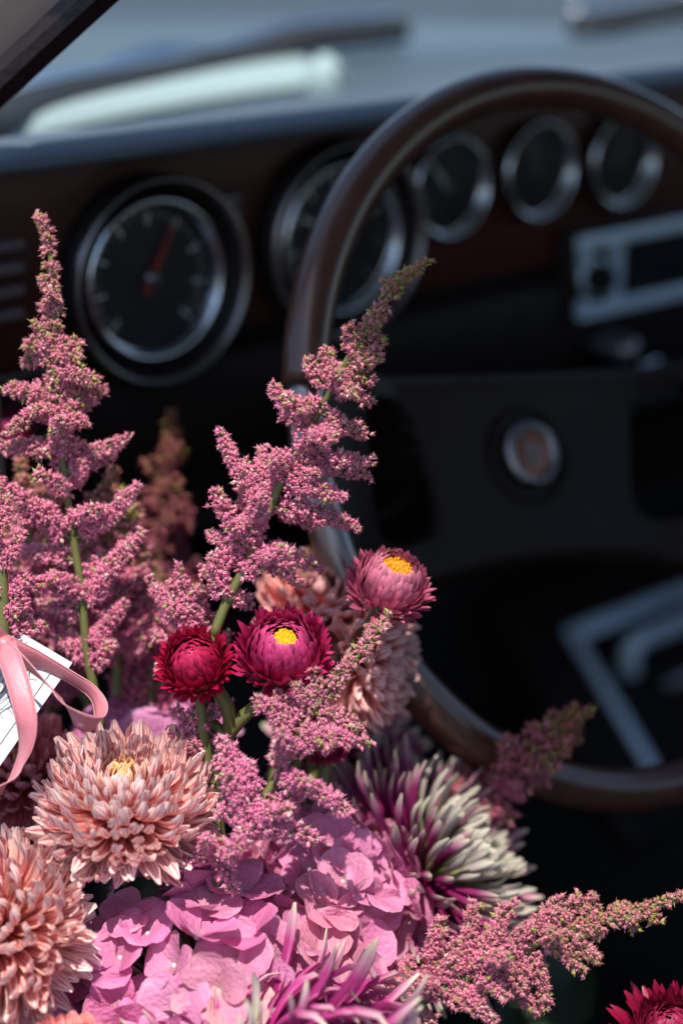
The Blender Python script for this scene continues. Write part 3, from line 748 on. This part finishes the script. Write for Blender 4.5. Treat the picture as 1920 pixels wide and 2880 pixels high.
def hydrangea(label, px, py, d, Rpx, axis, n, spread, psz, seed, tint=(1, 1, 1), leaves=()):
    q = random.Random(seed); O = P(px, py, d); R = Rpx * d / FPX
    t = thing('hydrangea', label, 'hydrangea', frame(O, axis), 'pink hydrangea heads')
    down_stem(t, O, axis, .0035)
    tw = []
    for i in range(n):
        f = (i + .5) / n; th = math.acos(1 - f * (1 - math.cos(R_(spread)))) + q.gauss(0, .04); ph = i * GOLD + q.gauss(0, .1)
        d_ = np.array([math.sin(th) * math.cos(ph), math.sin(th) * math.sin(ph), math.cos(th)])
        pos = d_ * R * q.uniform(.84, 1.03); tw.append(tube(np.array([d_ * 0, pos * .6, pos]), [.0012, .0009, .0007], 5, False))
        nn = norm(d_ + np.array([q.gauss(0, .28) for _ in range(3)])); s = psz * q.uniform(.86, 1.14)
        fm = np.array(frame(pos, nn, (math.cos(i), math.sin(i), .3)))
        fl = part('floret', EYE, t, Matrix(fm.tolist()), (1, 1, 1))
        c0 = np.array(tint) * np.array([q.uniform(.92, 1.06), q.uniform(.85, 1.2), q.uniform(.92, 1.06)])
        if q.random() < .08: c0 = c0 * np.array([1.04, 1.3, 1.0])
        for k in range(4):
            a = k * math.pi / 2 + q.gauss(0, .08); el = R_(q.uniform(4, 30)) + (.10 if k % 2 else 0)
            dr = np.array([math.cos(a) * math.cos(el), math.sin(a) * math.cos(el), math.sin(el)]); inw = np.array([-math.cos(a) * math.sin(el), -math.sin(a) * math.sin(el), math.cos(el)])
            ss = s * q.uniform(.92, 1.08)
            part('petal', q.choice(HY_P), fl, pm(dr, inw, dr * .0008, ss, ss, ss, q.gauss(0, .1)), c0)
    part('flower_stalks', mesh('flower_stalks', *join(*tw), M_twig), t, stuff=True)
    return t
hydrangea('big pink hydrangea head filling the bottom of the frame', 630, 2905, .83, 470, D(0, .66, .75), 105, 86, .0165, 31)
hydrangea('pink hydrangea head behind the front one, beside the magenta chrysanthemum', 915, 2560, .85, 235, D(.2, .75, .6), 46, 105, .0165, 32)
hydrangea('blurred lilac pink hydrangea behind the large peach chrysanthemum', 430, 2190, .90, 210, D(0, .85, .5), 30, 100, .0165, 33, (.92, .95, 1.05))

# ---- astilbe plumes
M_ast = attr_mat('astilbe_bud', .5, .4)
bV = [(0, 0, 0)]; bT = [0.0]
for z, r in ((.32, .30), (.66, .31)):
    for k in range(5):
        a = 2 * math.pi * k / 5 + (z > .5) * .6; bV.append((r * math.cos(a), r * math.sin(a), z)); bT.append(z)
bV.append((0, 0, 1.0)); bT.append(1.0)
bF = [(0, 2 + (k - 1) % 5 if False else 1 + (k + 1) % 5, 1 + k) for k in range(5)]
for k in range(5):
    l = (k + 1) % 5; bF += [(1 + k, 1 + l, 6 + l), (1 + k, 6 + l, 6 + k)]
bF += [(6 + k, 6 + (k + 1) % 5, 11) for k in range(5)]
for k in range(3):                                     # three little pointed petals
    a = 2 * math.pi * k / 3 + .4; i = len(bV)
    e = np.array([math.cos(a), math.sin(a), 0]); f_ = np.array([-math.sin(a), math.cos(a), 0])
    bV += [tuple(e * .2 + f_ * .12 + [0, 0, .45]), tuple(e * .2 - f_ * .12 + [0, 0, .45]), tuple(e * .62 + [0, 0, 1.15])]; bT += [.3, .3, 1.2]; bF.append((i, i + 1, i + 2))
bV = np.array(bV); bT = np.array(bT); bF = np.array(bF)

def buds_mesh(name, pos, dirs, size, cb, ct):
    n = len(pos); a = rng.normal(size=(n, 3)); z = dirs / (np.linalg.norm(dirs, axis=1)[:, None] + 1e-9)
    x = a - z * (a * z).sum(1)[:, None]; x /= np.linalg.norm(x, axis=1)[:, None] + 1e-9; y = np.cross(z, x)
    s = size[:, None, None]
    V = pos[:, None] + s * (bV[None, :, 0:1] * x[:, None] + bV[None, :, 1:2] * y[:, None] + bV[None, :, 2:3] * z[:, None])
    C = cb[:, None] + (ct - cb)[:, None] * np.clip(bT, 0, 1)[None, :, None] ** .8
    F_ = bF[None] + (np.arange(n) * len(bV))[:, None, None]
    V = V.reshape(-1, 3).astype(np.float32); F_ = F_.reshape(-1, 3)
    me = bpy.data.meshes.new(name); me.vertices.add(len(V)); me.vertices.foreach_set('co', V.ravel())
    me.loops.add(F_.size); me.loops.foreach_set('vertex_index', F_.ravel().astype(np.int32))
    me.polygons.add(len(F_)); me.polygons.foreach_set('loop_start', np.arange(0, F_.size, 3, dtype=np.int32)); me.polygons.foreach_set('loop_total', np.full(len(F_), 3, np.int32))
    me.update(calc_edges=True); me.shade_smooth()
    at = me.color_attributes.new('col', 'FLOAT_COLOR', 'POINT')
    c4 = np.ones((len(V), 4), np.float32); c4[:, :3] = np.clip(C.reshape(-1, 3), 0, 1); at.data.foreach_set('color', c4.ravel())
    me.materials.append(M_ast); return me

PINK_T, PINK_B = np.array([.86, .21, .46]), np.array([.95, .62, .58])
OLV_T, OLV_B = np.array([.56, .20, .19]), np.array([.46, .46, .09])
def spike(curve, R0, R1, dens, green0, green1, bud, tint):
    """buds clustered round a twig; returns arrays"""
    n = len(curve); seg = np.linalg.norm(np.diff(curve, axis=0), axis=1); L = seg.sum()
    step = .0017 / dens; m = max(4, int(L / step)); ts = np.linspace(.04, 1, m)
    T = np.gradient(curve, axis=0); T /= np.linalg.norm(T, axis=1)[:, None] + 1e-9
    pos, dr, sz, g = [], [], [], []
    ph = 0.0; ref = norm(rng.normal(size=3)); lp = rng.uniform(0, 6.28); lw = rng.uniform(.0042, .0056)
    for t in ts:
        i = t * (n - 1); k = min(int(i), n - 2); fr = i - k
        c = curve[k] * (1 - fr) + curve[k + 1] * fr; tt = T[min(k, n - 1)]
        a = norm(np.cross(tt, ref)); b = np.cross(tt, a); ph += 1.1
        Rr = (R0 + (R1 - R0) * t) * rng.uniform(.82, 1.12) * (1 - .55 * max(0, (t - .8) / .2)) * (.92 + .26 * math.sin(lp + t * L / lw * 6.283))
        cnt = max(3, int(2 * math.pi * Rr / .0030 * dens))
        an = ph + 2 * math.pi * (np.arange(cnt) + rng.uniform(-.25, .25, cnt)) / cnt
        o = np.cos(an)[:, None] * a + np.sin(an)[:, None] * b + tt * rng.uniform(.25, .8, cnt)[:, None]
        o /= np.linalg.norm(o, axis=1)[:, None]
        cc = c + o * (Rr * rng.uniform(.42, .78, cnt))[:, None] + tt * (rng.normal(size=cnt) * step * .5)[:, None]
        kb = 4
        dv = np.repeat(o, kb, 0) * 1.0 + rng.normal(size=(cnt * kb, 3)) * .5
        pos.append(np.repeat(cc, kb, 0) + dv * Rr * .10); dr.append(dv); sz.append(rng.uniform(.7, 1.15, cnt * kb) * np.where(rng.random(cnt * kb) < .12, 1.55, 1.0) * bud); g.append(np.full(cnt * kb, green0 + (green1 - green0) * t))
        ni = max(2, cnt // 2)                          # inner florets close to the twig
        dv = rng.normal(size=(ni, 3)); dv = dv / np.linalg.norm(dv, axis=1)[:, None]
        pos.append(c + dv * Rr * .15); dr.append(dv); sz.append(np.full(ni, bud * 1.2)); g.append(np.full(ni, green0 + (green1 - green0) * t))
    pos, dr, sz, g = np.vstack(pos), np.vstack(dr), np.concatenate(sz), np.concatenate(g)
    return pos, dr, sz, g

def cols(g, tint):
    n = len(g); u = rng.uniform(.72, 1.25, (n, 1)); g = np.clip(g + rng.normal(size=n) * .12, 0, 1)[:, None]
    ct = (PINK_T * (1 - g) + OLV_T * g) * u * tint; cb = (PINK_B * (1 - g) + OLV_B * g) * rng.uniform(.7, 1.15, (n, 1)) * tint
    w = rng.random(n) < .09 * (1 - g[:, 0]); ct[w] = np.array([.86, .60, .58]) * tint
    w = rng.random(n) < .15; ct[w] = ct[w] * [.85, .6, .72]
    w = rng.random(n) < .30 * g[:, 0]; ct[w] = np.array([.40, .40, .08]) * tint
    return cb, ct

def astilbe(label, stem_px, branches, dens=1.0, R=(.0050, .0026), tip_from=.72, fill=10, fill_len=.014, tint=(1, 1, 1), green=(.0, .95), seed=0, bud=.0019, below=True, stem_r=(.0023, .0008), tipR=.0042, env=None):
    """stem_px: (px, py, depth) from the base up to the tip; branches: (base px, py, tip px, py, depth offset)"""
    global rng
    rng = np.random.default_rng(seed)
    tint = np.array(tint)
    st = spl([P(*s) for s in stem_px], 60)
    base = st[0]
    t = thing('astilbe', label, 'astilbe', Matrix.Translation(base), 'pink astilbe plumes')
    rad = np.interp(np.linspace(0, 1, 60), [0, .6, 1], [stem_r[0], (stem_r[0] + stem_r[1]) / 2, stem_r[1]])
    V, Fc = tube(st, rad, 8); wpart('main_stem', V, Fc, t, M_stem)
    if below:
        g = GATHER + rng.normal(size=3) * [.012, .012, .005]; stem(t, [st[0], st[0] + (st[0] - st[3]) * 1.5, (st[0] + g) / 2, g], stem_r[0], stem_r[0] * 1.1, None, 8, 'lower_stem')
    px = np.array([s[:2] for s in stem_px], float); pd_ = np.array([s[2] for s in stem_px])
    seg = np.concatenate([[0], np.cumsum(np.linalg.norm(np.diff(px, axis=0), axis=1))])
    proj = np.stack([(st - CAM) @ RIGHT / ((st - CAM) @ FWD) * FPX + 960, 1440 - (st - CAM) @ UP / ((st - CAM) @ FWD) * FPX], 1)
    def spikes(b0, b1, gr, r0, r1, dn, arch):
        L = np.linalg.norm(b1 - b0)
        mid = (b0 + b1) / 2 + np.array([0, 0, 1]) * L * arch + rng.normal(size=3) * L * .05
        cv = spl([b0, mid, b1], 14)
        # twig
        V, Fc = tube(cv, np.linspace(.0011, .0005, 14), 5); tw = wpart('side_branch', V, Fc, t, M_stem)
        out = [spike(cv[1:], r0, r1, dn, gr, min(1, gr + .22), bud, tint)]
        if L > .02:                                    # a few sprigs on the longer branches
            for k in range(int(L / .012)):
                i = int(rng.integers(3, 10)); dirn = norm(norm(cv[i + 1] - cv[i]) * .8 + rng.normal(size=3) * .75); l = L * rng.uniform(.12, .26) * (1 - i / 16)
                out.append(spike(spl([cv[i], cv[i] + dirn * l], 5), r0 * .62, r1 * .8, dn, gr, min(1, gr + .2), bud, tint))
        pos, dr, sz, g = [np.concatenate(q) for q in zip(*out)]
        cb, ct = cols(g, tint)
        me = buds_mesh('buds', pos - base, dr, sz, cb, ct)
        part('buds', me, tw, stuff=True)
    def gr_at(i): return green[0] + (green[1] - green[0]) * max(0, (i / 59 - .40) / .6) ** 1.0
    for (bx, by, tx, ty, dz) in branches:
        i = int(np.argmin((proj[:, 0] - bx) ** 2 + (proj[:, 1] - by) ** 2)); d0 = (st[i] - CAM) @ FWD
        b1 = P(tx, ty, d0 + dz); L = np.linalg.norm(b1 - st[i]); k = min(1, L / .03)
        spikes(st[i], b1, gr_at(i), R[0] * (.72 + .28 * k), R[1], dens, rng.uniform(.02, .10))
    # short sprigs all round the stem
    for k in range(fill):
        f = rng.uniform(.12, .96); i = int(f * 58); tt = norm(st[i + 1] - st[i]); o = norm(np.cross(tt, rng.normal(size=3)))
        l = fill_len * (1.15 - f) * rng.uniform(.6, 1.4) + .003
        spikes(st[i], st[i] + (o * .8 + tt * .6) * l, gr_at(i), R[0] * (1.0 - .5 * f), R[1], dens, .05)
    # the tip itself
    i0 = int(tip_from * 59); cv = st[i0:]
    pos, dr, sz, g = spike(cv, tipR, .0018, dens * .85, (gr_at(i0) + green[1]) / 2, green[1], bud, tint)
    cb, ct = cols(g, tint); part('tip_buds', buds_mesh('tip_buds', pos - base, dr, sz, cb, ct), t, stuff=True)
    return t

astilbe('tall pink astilbe plume standing before the steering wheel rim, olive tip',
    [(600, 1790, .800), (643, 1680, .80), (682, 1609, .80), (730, 1494, .798), (787, 1365, .796), (830, 1288, .795), (873, 1197, .793), (930, 1097, .788), (969, 1025, .786), (1012, 958, .783), (1060, 882, .779), (1098, 824, .776), (1136, 776, .773), (1200, 737, .77)],
    [(854, 1231, 768, 1082, 0), (860, 1220, 808, 1110, -.006), (715, 1440, 617, 1212, .004), (745, 1420, 734, 1265, .012), (691, 1575, 602, 1378, -.004), (715, 1500, 738, 1400, -.022),
     (930, 1097, 866, 1012, .002), (945, 1060, 914, 986, .006), (985, 1000, 985, 922, 0), (1010, 960, 1078, 965, .004), (985, 1005, 1062, 1008, -.004), (960, 1050, 1048, 1075, .0), (930, 1100, 1043, 1130, .006),
     (900, 1150, 1024, 1222, .004), (850, 1260, 932, 1240, -.022), (830, 1290, 1038, 1298, .010), (825, 1300, 1030, 1338, .016), (787, 1370, 962, 1400, -.006), (760, 1440, 1002, 1482, .012), (677, 1620, 808, 1550, -.020),
     (680, 1610, 590, 1500, .006), (660, 1660, 575, 1600, .008), (640, 1690, 600, 1560, -.006), (700, 1560, 840, 1640, .02), (690, 1580, 900, 1600, .022), (760, 1420, 880, 1480, .02), (800, 1340, 870, 1360, .018), (640, 1690, 700, 1700, .015), (905, 1140, 850, 1150, -.01), (940, 1080, 990, 1100, -.012), (830, 1290, 760, 1300, -.012), (720, 1510, 660, 1480, -.012)],
    seed=41, fill=14, tip_from=.70)

astilbe('tallest pink astilbe plume at the left before the round dial',
    [(285, 2050, .835), (262, 1922, .833), (245, 1837, .832), (227, 1641, .83), (201, 1479, .828), (185, 1345, .826), (175, 1281, .825), (156, 1134, .823), (153, 955, .82), (150, 828, .819), (134, 668, .818), (110, 611, .818)],
    [(150, 1121, 18, 1095, .0), (150, 1110, 266, 1072, .004), (163, 1198, 292, 1095, .008), (152, 968, 72, 972, 0), (152, 975, 222, 968, 0), (153, 1010, 72, 1022, .006), (153, 1020, 220, 1002, -.006), (155, 1050, 268, 1070, -.008),
     (156, 1150, 22, 1217, -.006), (170, 1260, 5, 1258, .004), (185, 1345, 356, 1232, .004), (178, 1290, 172, 1182, -.025), (208, 1530, 386, 1366, -.006), (191, 1380, 318, 1278, .012), (200, 1480, 0, 1352, -.008), (205, 1530, 18, 1455, -.004),
     (235, 1740, 398, 1502, -.004), (225, 1640, 300, 1560, .01), (215, 1580, 60, 1560, .012), (225, 1650, 90, 1640, -.012), (245, 1820, 350, 1700, .0), (235, 1740, 110, 1700, .01), (250, 1850, 160, 1790, .012), (190, 1390, 110, 1330, -.01), (200, 1470, 290, 1430, -.012), (160, 1180, 100, 1150, -.014), (165, 1220, 240, 1190, -.01)],
    seed=42, fill=14, tip_from=.62, bud=.0020, tipR=.0050, green=(0, .55))

astilbe('lower lilac pink astilbe plume in front of the strawflower pair, greenish tip',
    [(600, 2500, .80), (640, 2420, .785), (686, 2339, .775), (735, 2255, .776), (775, 2190, .777), (820, 2110, .779), (860, 2030, .782), (930, 1930, .787), (1000, 1850, .792), (1050, 1790, .796), (1088, 1735, .80)],
    [(840, 2070, 722, 1966, -.004), (850, 2050, 779, 1955, .002), (880, 2000, 832, 1928, -.004), (905, 1970, 880, 1885, 0), (880, 2010, 1020, 2045, .004), (815, 2120, 1034, 2084, -.002), (770, 2200, 978, 2286, -.004), (735, 2255, 617, 2075, .004),
     (720, 2280, 612, 2140, -.004), (690, 2330, 640, 2180, -.008), (700, 2320, 660, 2390, -.01), (690, 2340, 892, 2358, .004), (645, 2410, 512, 2432, 0), (645, 2420, 655, 2505, -.004), (800, 2150, 790, 2060, -.02), (850, 2050, 930, 2100, -.012), (780, 2180, 870, 2200, -.014), (830, 2095, 770, 2130, -.012), (700, 2320, 620, 2280, .0)],
    seed=43, fill=9, tip_from=.66, R=(.0050, .0028), tipR=.0048, green=(0, .6), tint=(1, 1.0, 1.08))

astilbe('pink astilbe plume reaching to the right edge near the bottom',
    [(1030, 2890, .785), (1063, 2872, .785), (1193, 2813, .787), (1316, 2748, .789), (1459, 2676, .79), (1570, 2631, .79), (1681, 2598, .791), (1811, 2553, .792), (1925, 2518, .793)],
    [(1193, 2813, 1238, 2588, .0), (1290, 2761, 1330, 2544, .0), (1250, 2785, 1280, 2650, -.004), (1340, 2735, 1385, 2620, -.006), (1240, 2790, 1300, 2830, -.008), (1430, 2690, 1500, 2600, -.006), (1450, 2680, 1460, 2780, -.006), (1110, 2855, 1150, 2700, .006), (1370, 2720, 1446, 2536, .0), (1480, 2668, 1570, 2530, .0), (1570, 2631, 1622, 2523, .003), (1640, 2610, 1668, 2518, 0), (1745, 2577, 1778, 2608, 0), (1590, 2625, 1680, 2700, 0), (1530, 2645, 1634, 2728, .003), (1480, 2668, 1536, 2830, 0),
     (1390, 2710, 1510, 2850, .004), (1290, 2761, 1386, 2870, -.003), (1400, 2705, 1425, 2690, -.024), (1220, 2800, 1170, 2762, -.02), (1120, 2850, 1225, 2870, .0), (1150, 2835, 1100, 2760, .0), (1330, 2740, 1420, 2800, -.012), (1180, 2820, 1080, 2880, -.006), (1540, 2640, 1560, 2620, -.016)],
    seed=44, fill=9, tip_from=.62, tint=(.98, .98, .95), green=(.08, .7))

astilbe('small pink astilbe sprig below the dark red strawflower', [(560, 2190, .815), (560, 2110, .812), (555, 2060, .81), (600, 2000, .81), (650, 1985, .81)],
    [(560, 2110, 478, 2050, 0), (557, 2070, 500, 2000, .002), (560, 2100, 600, 2080, -.004), (580, 2030, 540, 2010, -.008), (560, 2090, 545, 2100, -.01)], seed=45, fill=4, fill_len=.008, tip_from=.55, green=(0, .05), below=False, stem_r=(.0016, .0008), tipR=.0046)
astilbe('astilbe plume cut by the left edge above the ribbon bow', [(8, 1830, .80), (8, 1690, .80), (0, 1560, .80), (-20, 1400, .80), (-50, 1250, .80)],
    [(8, 1740, 70, 1620, .006), (5, 1700, -50, 1600, 0), (3, 1620, 60, 1500, .004), (0, 1560, -60, 1450, 0), (-5, 1500, 20, 1400, .004), (8, 1790, 120, 1760, .012), (8, 1800, 80, 1720, .016)], seed=46, fill=6, tip_from=.6, green=(0, .3), below=False, stem_r=(.0032, .002))
astilbe('pink astilbe sprig with two upright spikes rising behind the dark red strawflower', [(575, 1980, .822), (560, 1880, .82), (548, 1780, .818), (520, 1690, .815), (503, 1592, .812)],
    [(555, 1840, 418, 1625, .0), (545, 1770, 450, 1690, .006), (540, 1750, 575, 1660, .006), (558, 1860, 440, 1790, .004), (560, 1880, 450, 1880, .008), (550, 1800, 600, 1730, .008), (535, 1730, 480, 1640, -.004)], seed=47, fill=6, tip_from=.45, green=(0, .1), below=False, stem_r=(.0018, .0008), tipR=.0052)
# plumes further back, out of focus
def auto(label, stem_px, n, ln, seed, tint, dens=.6, fan=.9, **k):
    r = np.random.default_rng(seed); px = np.array(stem_px, float); br = []
    c = spl(np.array([[p[0], p[1], p[2] * 1000] for p in stem_px]), 40)
    for i in range(n):
        f = .12 + .75 * (i + .5) / n; q = c[int(f * 39)]; tt = norm((c[min(39, int(f * 39) + 2)] - q)[:2]); sd = 1 if i % 2 else -1
        nrm_ = np.array([-tt[1], tt[0]]) * sd; l = ln * (1.12 - f) ** .8 * r.uniform(.7, 1.15); e = q[:2] + (nrm_ * fan + tt * .8) * l
        br.append((q[0], q[1], e[0], e[1], r.uniform(-.02, .02)))
    return astilbe(label, stem_px, br, dens=dens, seed=seed, tint=tint, bud=.003, **k)
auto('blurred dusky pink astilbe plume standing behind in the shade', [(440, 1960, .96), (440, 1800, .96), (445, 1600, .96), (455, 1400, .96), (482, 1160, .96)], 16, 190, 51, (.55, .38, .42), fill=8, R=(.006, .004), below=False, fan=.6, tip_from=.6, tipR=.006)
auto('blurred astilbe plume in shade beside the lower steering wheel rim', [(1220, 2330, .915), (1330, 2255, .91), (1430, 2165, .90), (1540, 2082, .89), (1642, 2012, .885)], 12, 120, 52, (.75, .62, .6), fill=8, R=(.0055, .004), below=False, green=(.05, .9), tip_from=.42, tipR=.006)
auto('soft pink astilbe mass filling in behind the tallest plume', [(90, 1960, .87), (100, 1800, .87), (95, 1640, .87), (80, 1480, .87), (60, 1300, .87)], 18, 200, 56, (.92, .86, .9), dens=.75, fill=8, R=(.0055, .004), below=False)
auto('soft pink astilbe plume right of the tallest plume stem', [(330, 1960, .865), (330, 1800, .865), (320, 1640, .865), (310, 1480, .865), (318, 1330, .865)], 14, 150, 57, (.92, .86, .9), dens=.75, fill=8, R=(.0055, .004), below=False)
auto('soft pink astilbe plume between the tall plumes and the hydrangea', [(420, 2060, .885), (425, 1950, .885), (420, 1830, .885), (400, 1700, .885), (380, 1560, .885)], 14, 170, 53, (.88, .8, .85), fill=8, R=(.0055, .004), below=False)
auto('soft astilbe plume deep behind the ribbon loop', [(150, 2060, .90), (140, 1930, .90), (120, 1800, .90), (100, 1650, .90)], 12, 170, 54, (.8, .68, .75), fill=8, R=(.0055, .004), below=False)
auto('pink astilbe sprigs behind the rose strawflower', [(960, 1800, .885), (950, 1720, .885), (900, 1640, .885), (860, 1570, .885)], 9, 120, 55, (.8, .7, .75), fill=4, R=(.005, .0035), below=False)

# ---- dark leaves between the blooms
LEAF = petal_set('leaf', 3, M_leaf, lambda i: petal([(0, .03), (.2, .22), (.5, .32), (.8, .18), (1, .01)], [(0, 8), (.5, 0), (1, -30)], [(0, .3), (1, .2)], nl=8, nw=4, wave=.08, seed=i))
def leaf(label, px, py, d, tipx, tipy, td, wide, mi):
    b, e = P(px, py, d), P(tipx, tipy, td); L = np.linalg.norm(e - b)
    t = thing('leaf', label, 'leaf', Matrix.Translation(b), 'dark leaves among the blooms')
    part('blade', LEAF[mi], t, pm(e - b, D(0, .6, .8), (0, 0, 0), L * wide, L, L), (1, 1, 1))
    g = GATHER - b; V, Fc = tube(spl([(0, 0, 0), tuple(g * .5 + [0, 0, -.01]), tuple(g)], 10), .0012, 6); part('leaf_stalk', mesh('leaf_stalk', V, Fc, M_stemd), t)
leaf('dark green leaf in shadow below the right astilbe', 1400, 2980, .95, 1660, 2660, 1.02, .8, 0)
leaf('dark leaf showing under the large peach chrysanthemum', 330, 2620, .82, 440, 2470, .80, 1.0, 1)
leaf('dark leaf behind the hydrangea at the lower right', 1100, 2700, .86, 1010, 2500, .88, 1.1, 2)

# ---- card and satin ribbon
M_card = simple('card_stock', (.42, .455, .475), .6, noise=.02, nscale=200)
M_ink = simple('black_ink', (.015, .018, .02), .6, noise=.05)
cd = thing('gift_card', 'white card with black line drawing tucked in at the left edge', 'card')
k0, k1, k2 = P(204, 1864, .80), P(-4, 2160, .775), P(-60, 1790, .80)     # corner, along the right edge, along the top edge
eu, ev = norm(k1 - k0), None
ev = norm((k2 - k0) - eu * ((k2 - k0) @ eu)); en = norm(np.cross(eu, ev))
if en @ FWD > 0: en = -en
def cp(a, b, h=0): return k0 + eu * a + ev * b + en * h                  # metres along the edges
Wc, Hc = .075, .055
V, Fc = prism([cp(0, 0), cp(Wc, 0), cp(Wc, Hc), cp(0, Hc)], en * -.0005, en * 0); wpart('sheet', V, Fc, cd, M_card, smooth=False)
def ink(pts, w):
    c = np.array(pts); T = np.gradient(c, axis=0); s = np.cross(T, en); s /= np.linalg.norm(s, axis=1)[:, None]
    V = np.vstack([c + s * w, c - s * w]); n = len(c)
    return V, [(i, i + 1, n + i + 1, n + i) for i in range(n - 1)]
lines = []
bd = .0052; hh = .00012
for a, b in (((bd, bd), (Wc - bd - .010, bd)), ((Wc - bd - .010, bd), (Wc - bd, bd + .010)), ((Wc - bd, bd + .010), (Wc - bd, Hc))): lines.append(ink(spl([cp(*a, hh), cp(*b, hh)], 4), .00022))
qr = random.Random(5)
for k in range(13):                                    # petals of the line-drawn flower
    r0 = .006 + .0013 * k; pts = []
    for s in np.linspace(-1.3, 1.6, 22): pts.append(cp(.024 + r0 * math.sin(s) * 1.0 + .0006 * math.sin(s * 9 + k), .030 - r0 * math.cos(s) * .95 + .0005 * math.sin(s * 7 + 2 * k), hh))
    lines.append(ink(pts, .00020 if k in (5, 12) else .00011))
for k in range(14):
    s = -1.2 + k * .2; lines.append(ink([cp(.024 + r * math.sin(s), .030 - r * math.cos(s), hh) for r in (.0205, .0222, .0236)], .00014))
wpart('line_drawing', *join(*lines), cd, M_ink, smooth=False)

M_rib = simple('pink_satin', (.54, .17, .205), .42, noise=.08, nscale=900, spec=.5, bump=.25)
M_ribe = simple('ribbon_edge', (.62, .27, .30), .6, noise=.4, nscale=2500)
rb = thing('satin_ribbon', 'pink satin ribbon bow tied over the white card', 'ribbon', Matrix.Translation(P(10, 1810, .785)))
def strip(name, pts, wid):
    """pts: (px, py, depth, width dir in camera terms)"""
    n = 40; c = spl([P(*p[:3]) for p in pts], n); w = spl([np.array(p[3], float) for p in pts], n)
    w = np.array([norm(q[0] * RIGHT + q[1] * UP - q[2] * FWD) for q in w]); T = np.gradient(c, axis=0); T /= np.linalg.norm(T, axis=1)[:, None]
    w -= T * (w * T).sum(1)[:, None]; w /= np.linalg.norm(w, axis=1)[:, None]; nr = np.cross(T, w)
    V = []
    for i in range(n):
        for s in (-1, -.5, 0, .5, 1): V.append(c[i] + w[i] * wid * s + nr[i] * .0004 * (1 - s * s) )
    V = np.array(V); k = 5
    back = V - np.repeat(nr, k, 0) * .00025; m = len(V); Fc = []
    for i in range(n - 1):
        for j in range(k - 1):
            a = i * k + j; Fc += [(a, a + 1, a + k + 1, a + k), (m + a, m + a + k, m + a + k + 1, m + a + 1)]
        for a, b in ((i * k, i * k + k), (i * k + 2 * k - 1, i * k + k - 1)): Fc.append((a, b, m + b, m + a))
    sp_ = wpart(name, np.vstack([V, back]), Fc, rb, M_rib)
    Mi = np.array(ROOTM[rb.name].inverted())
    for j in (0, 4):
        e_ = V[j::5]; Ve, Fe = tube(e_ + Mi[:3, 3], .00022, 5); part('stitched_edge', mesh('stitched_edge', Ve, Fe, M_ribe), sp_)
strip('loop', [(10, 1812, .785, (0.1, 1, .2)), (70, 1840, .790, (.2, 1, .5)), (120, 1860, .793, (.35, .8, .7)), (200, 1905, .792, (.4, .6, .8)), (258, 1945, .788, (.5, .4, .8)), (284, 1995, .780, (.6, 0, .8)), (278, 2035, .772, (.35, .5, .8)), (235, 2030, .766, (0, .9, .6)), (190, 1990, .766, (-.5, .7, .4)), (140, 1930, .768, (-.6, .75, .2)), (90, 1880, .774, (-.6, .8, .1)), (20, 1822, .782, (-.4, .9, .1))], .0044)
strip('tail', [(12, 1815, .780, (.9, .2, .1)), (35, 1870, .772, (1, .3, .0)), (60, 1950, .766, (1, .2, .0)), (74, 2020, .764, (1, .05, .2)), (74, 2080, .766, (.8, -.1, .6)), (58, 2140, .770, (.4, -.3, .9)), (35, 2190, .768, (.5, .3, .8)), (-15, 2240, .762, (.3, .9, .2))], .0046)
strip('other_loop', [(10, 1815, .784, (0, 1, .1)), (-40, 1780, .775, (.3, 1, .2)), (-90, 1800, .770, (.2, 1, .3)), (-60, 1850, .768, (.2, 1, .3)), (0, 1825, .778, (0, 1, .1))], .005)
V, Fc = lathe([(0, .0045), (.003, .004), (.0045, .001), (.0042, -.002), (.002, -.004), (0, -.0045)], 14)
part('knot', mesh('knot', V * [1.0, 1.25, .8], Fc, M_rib), rb)
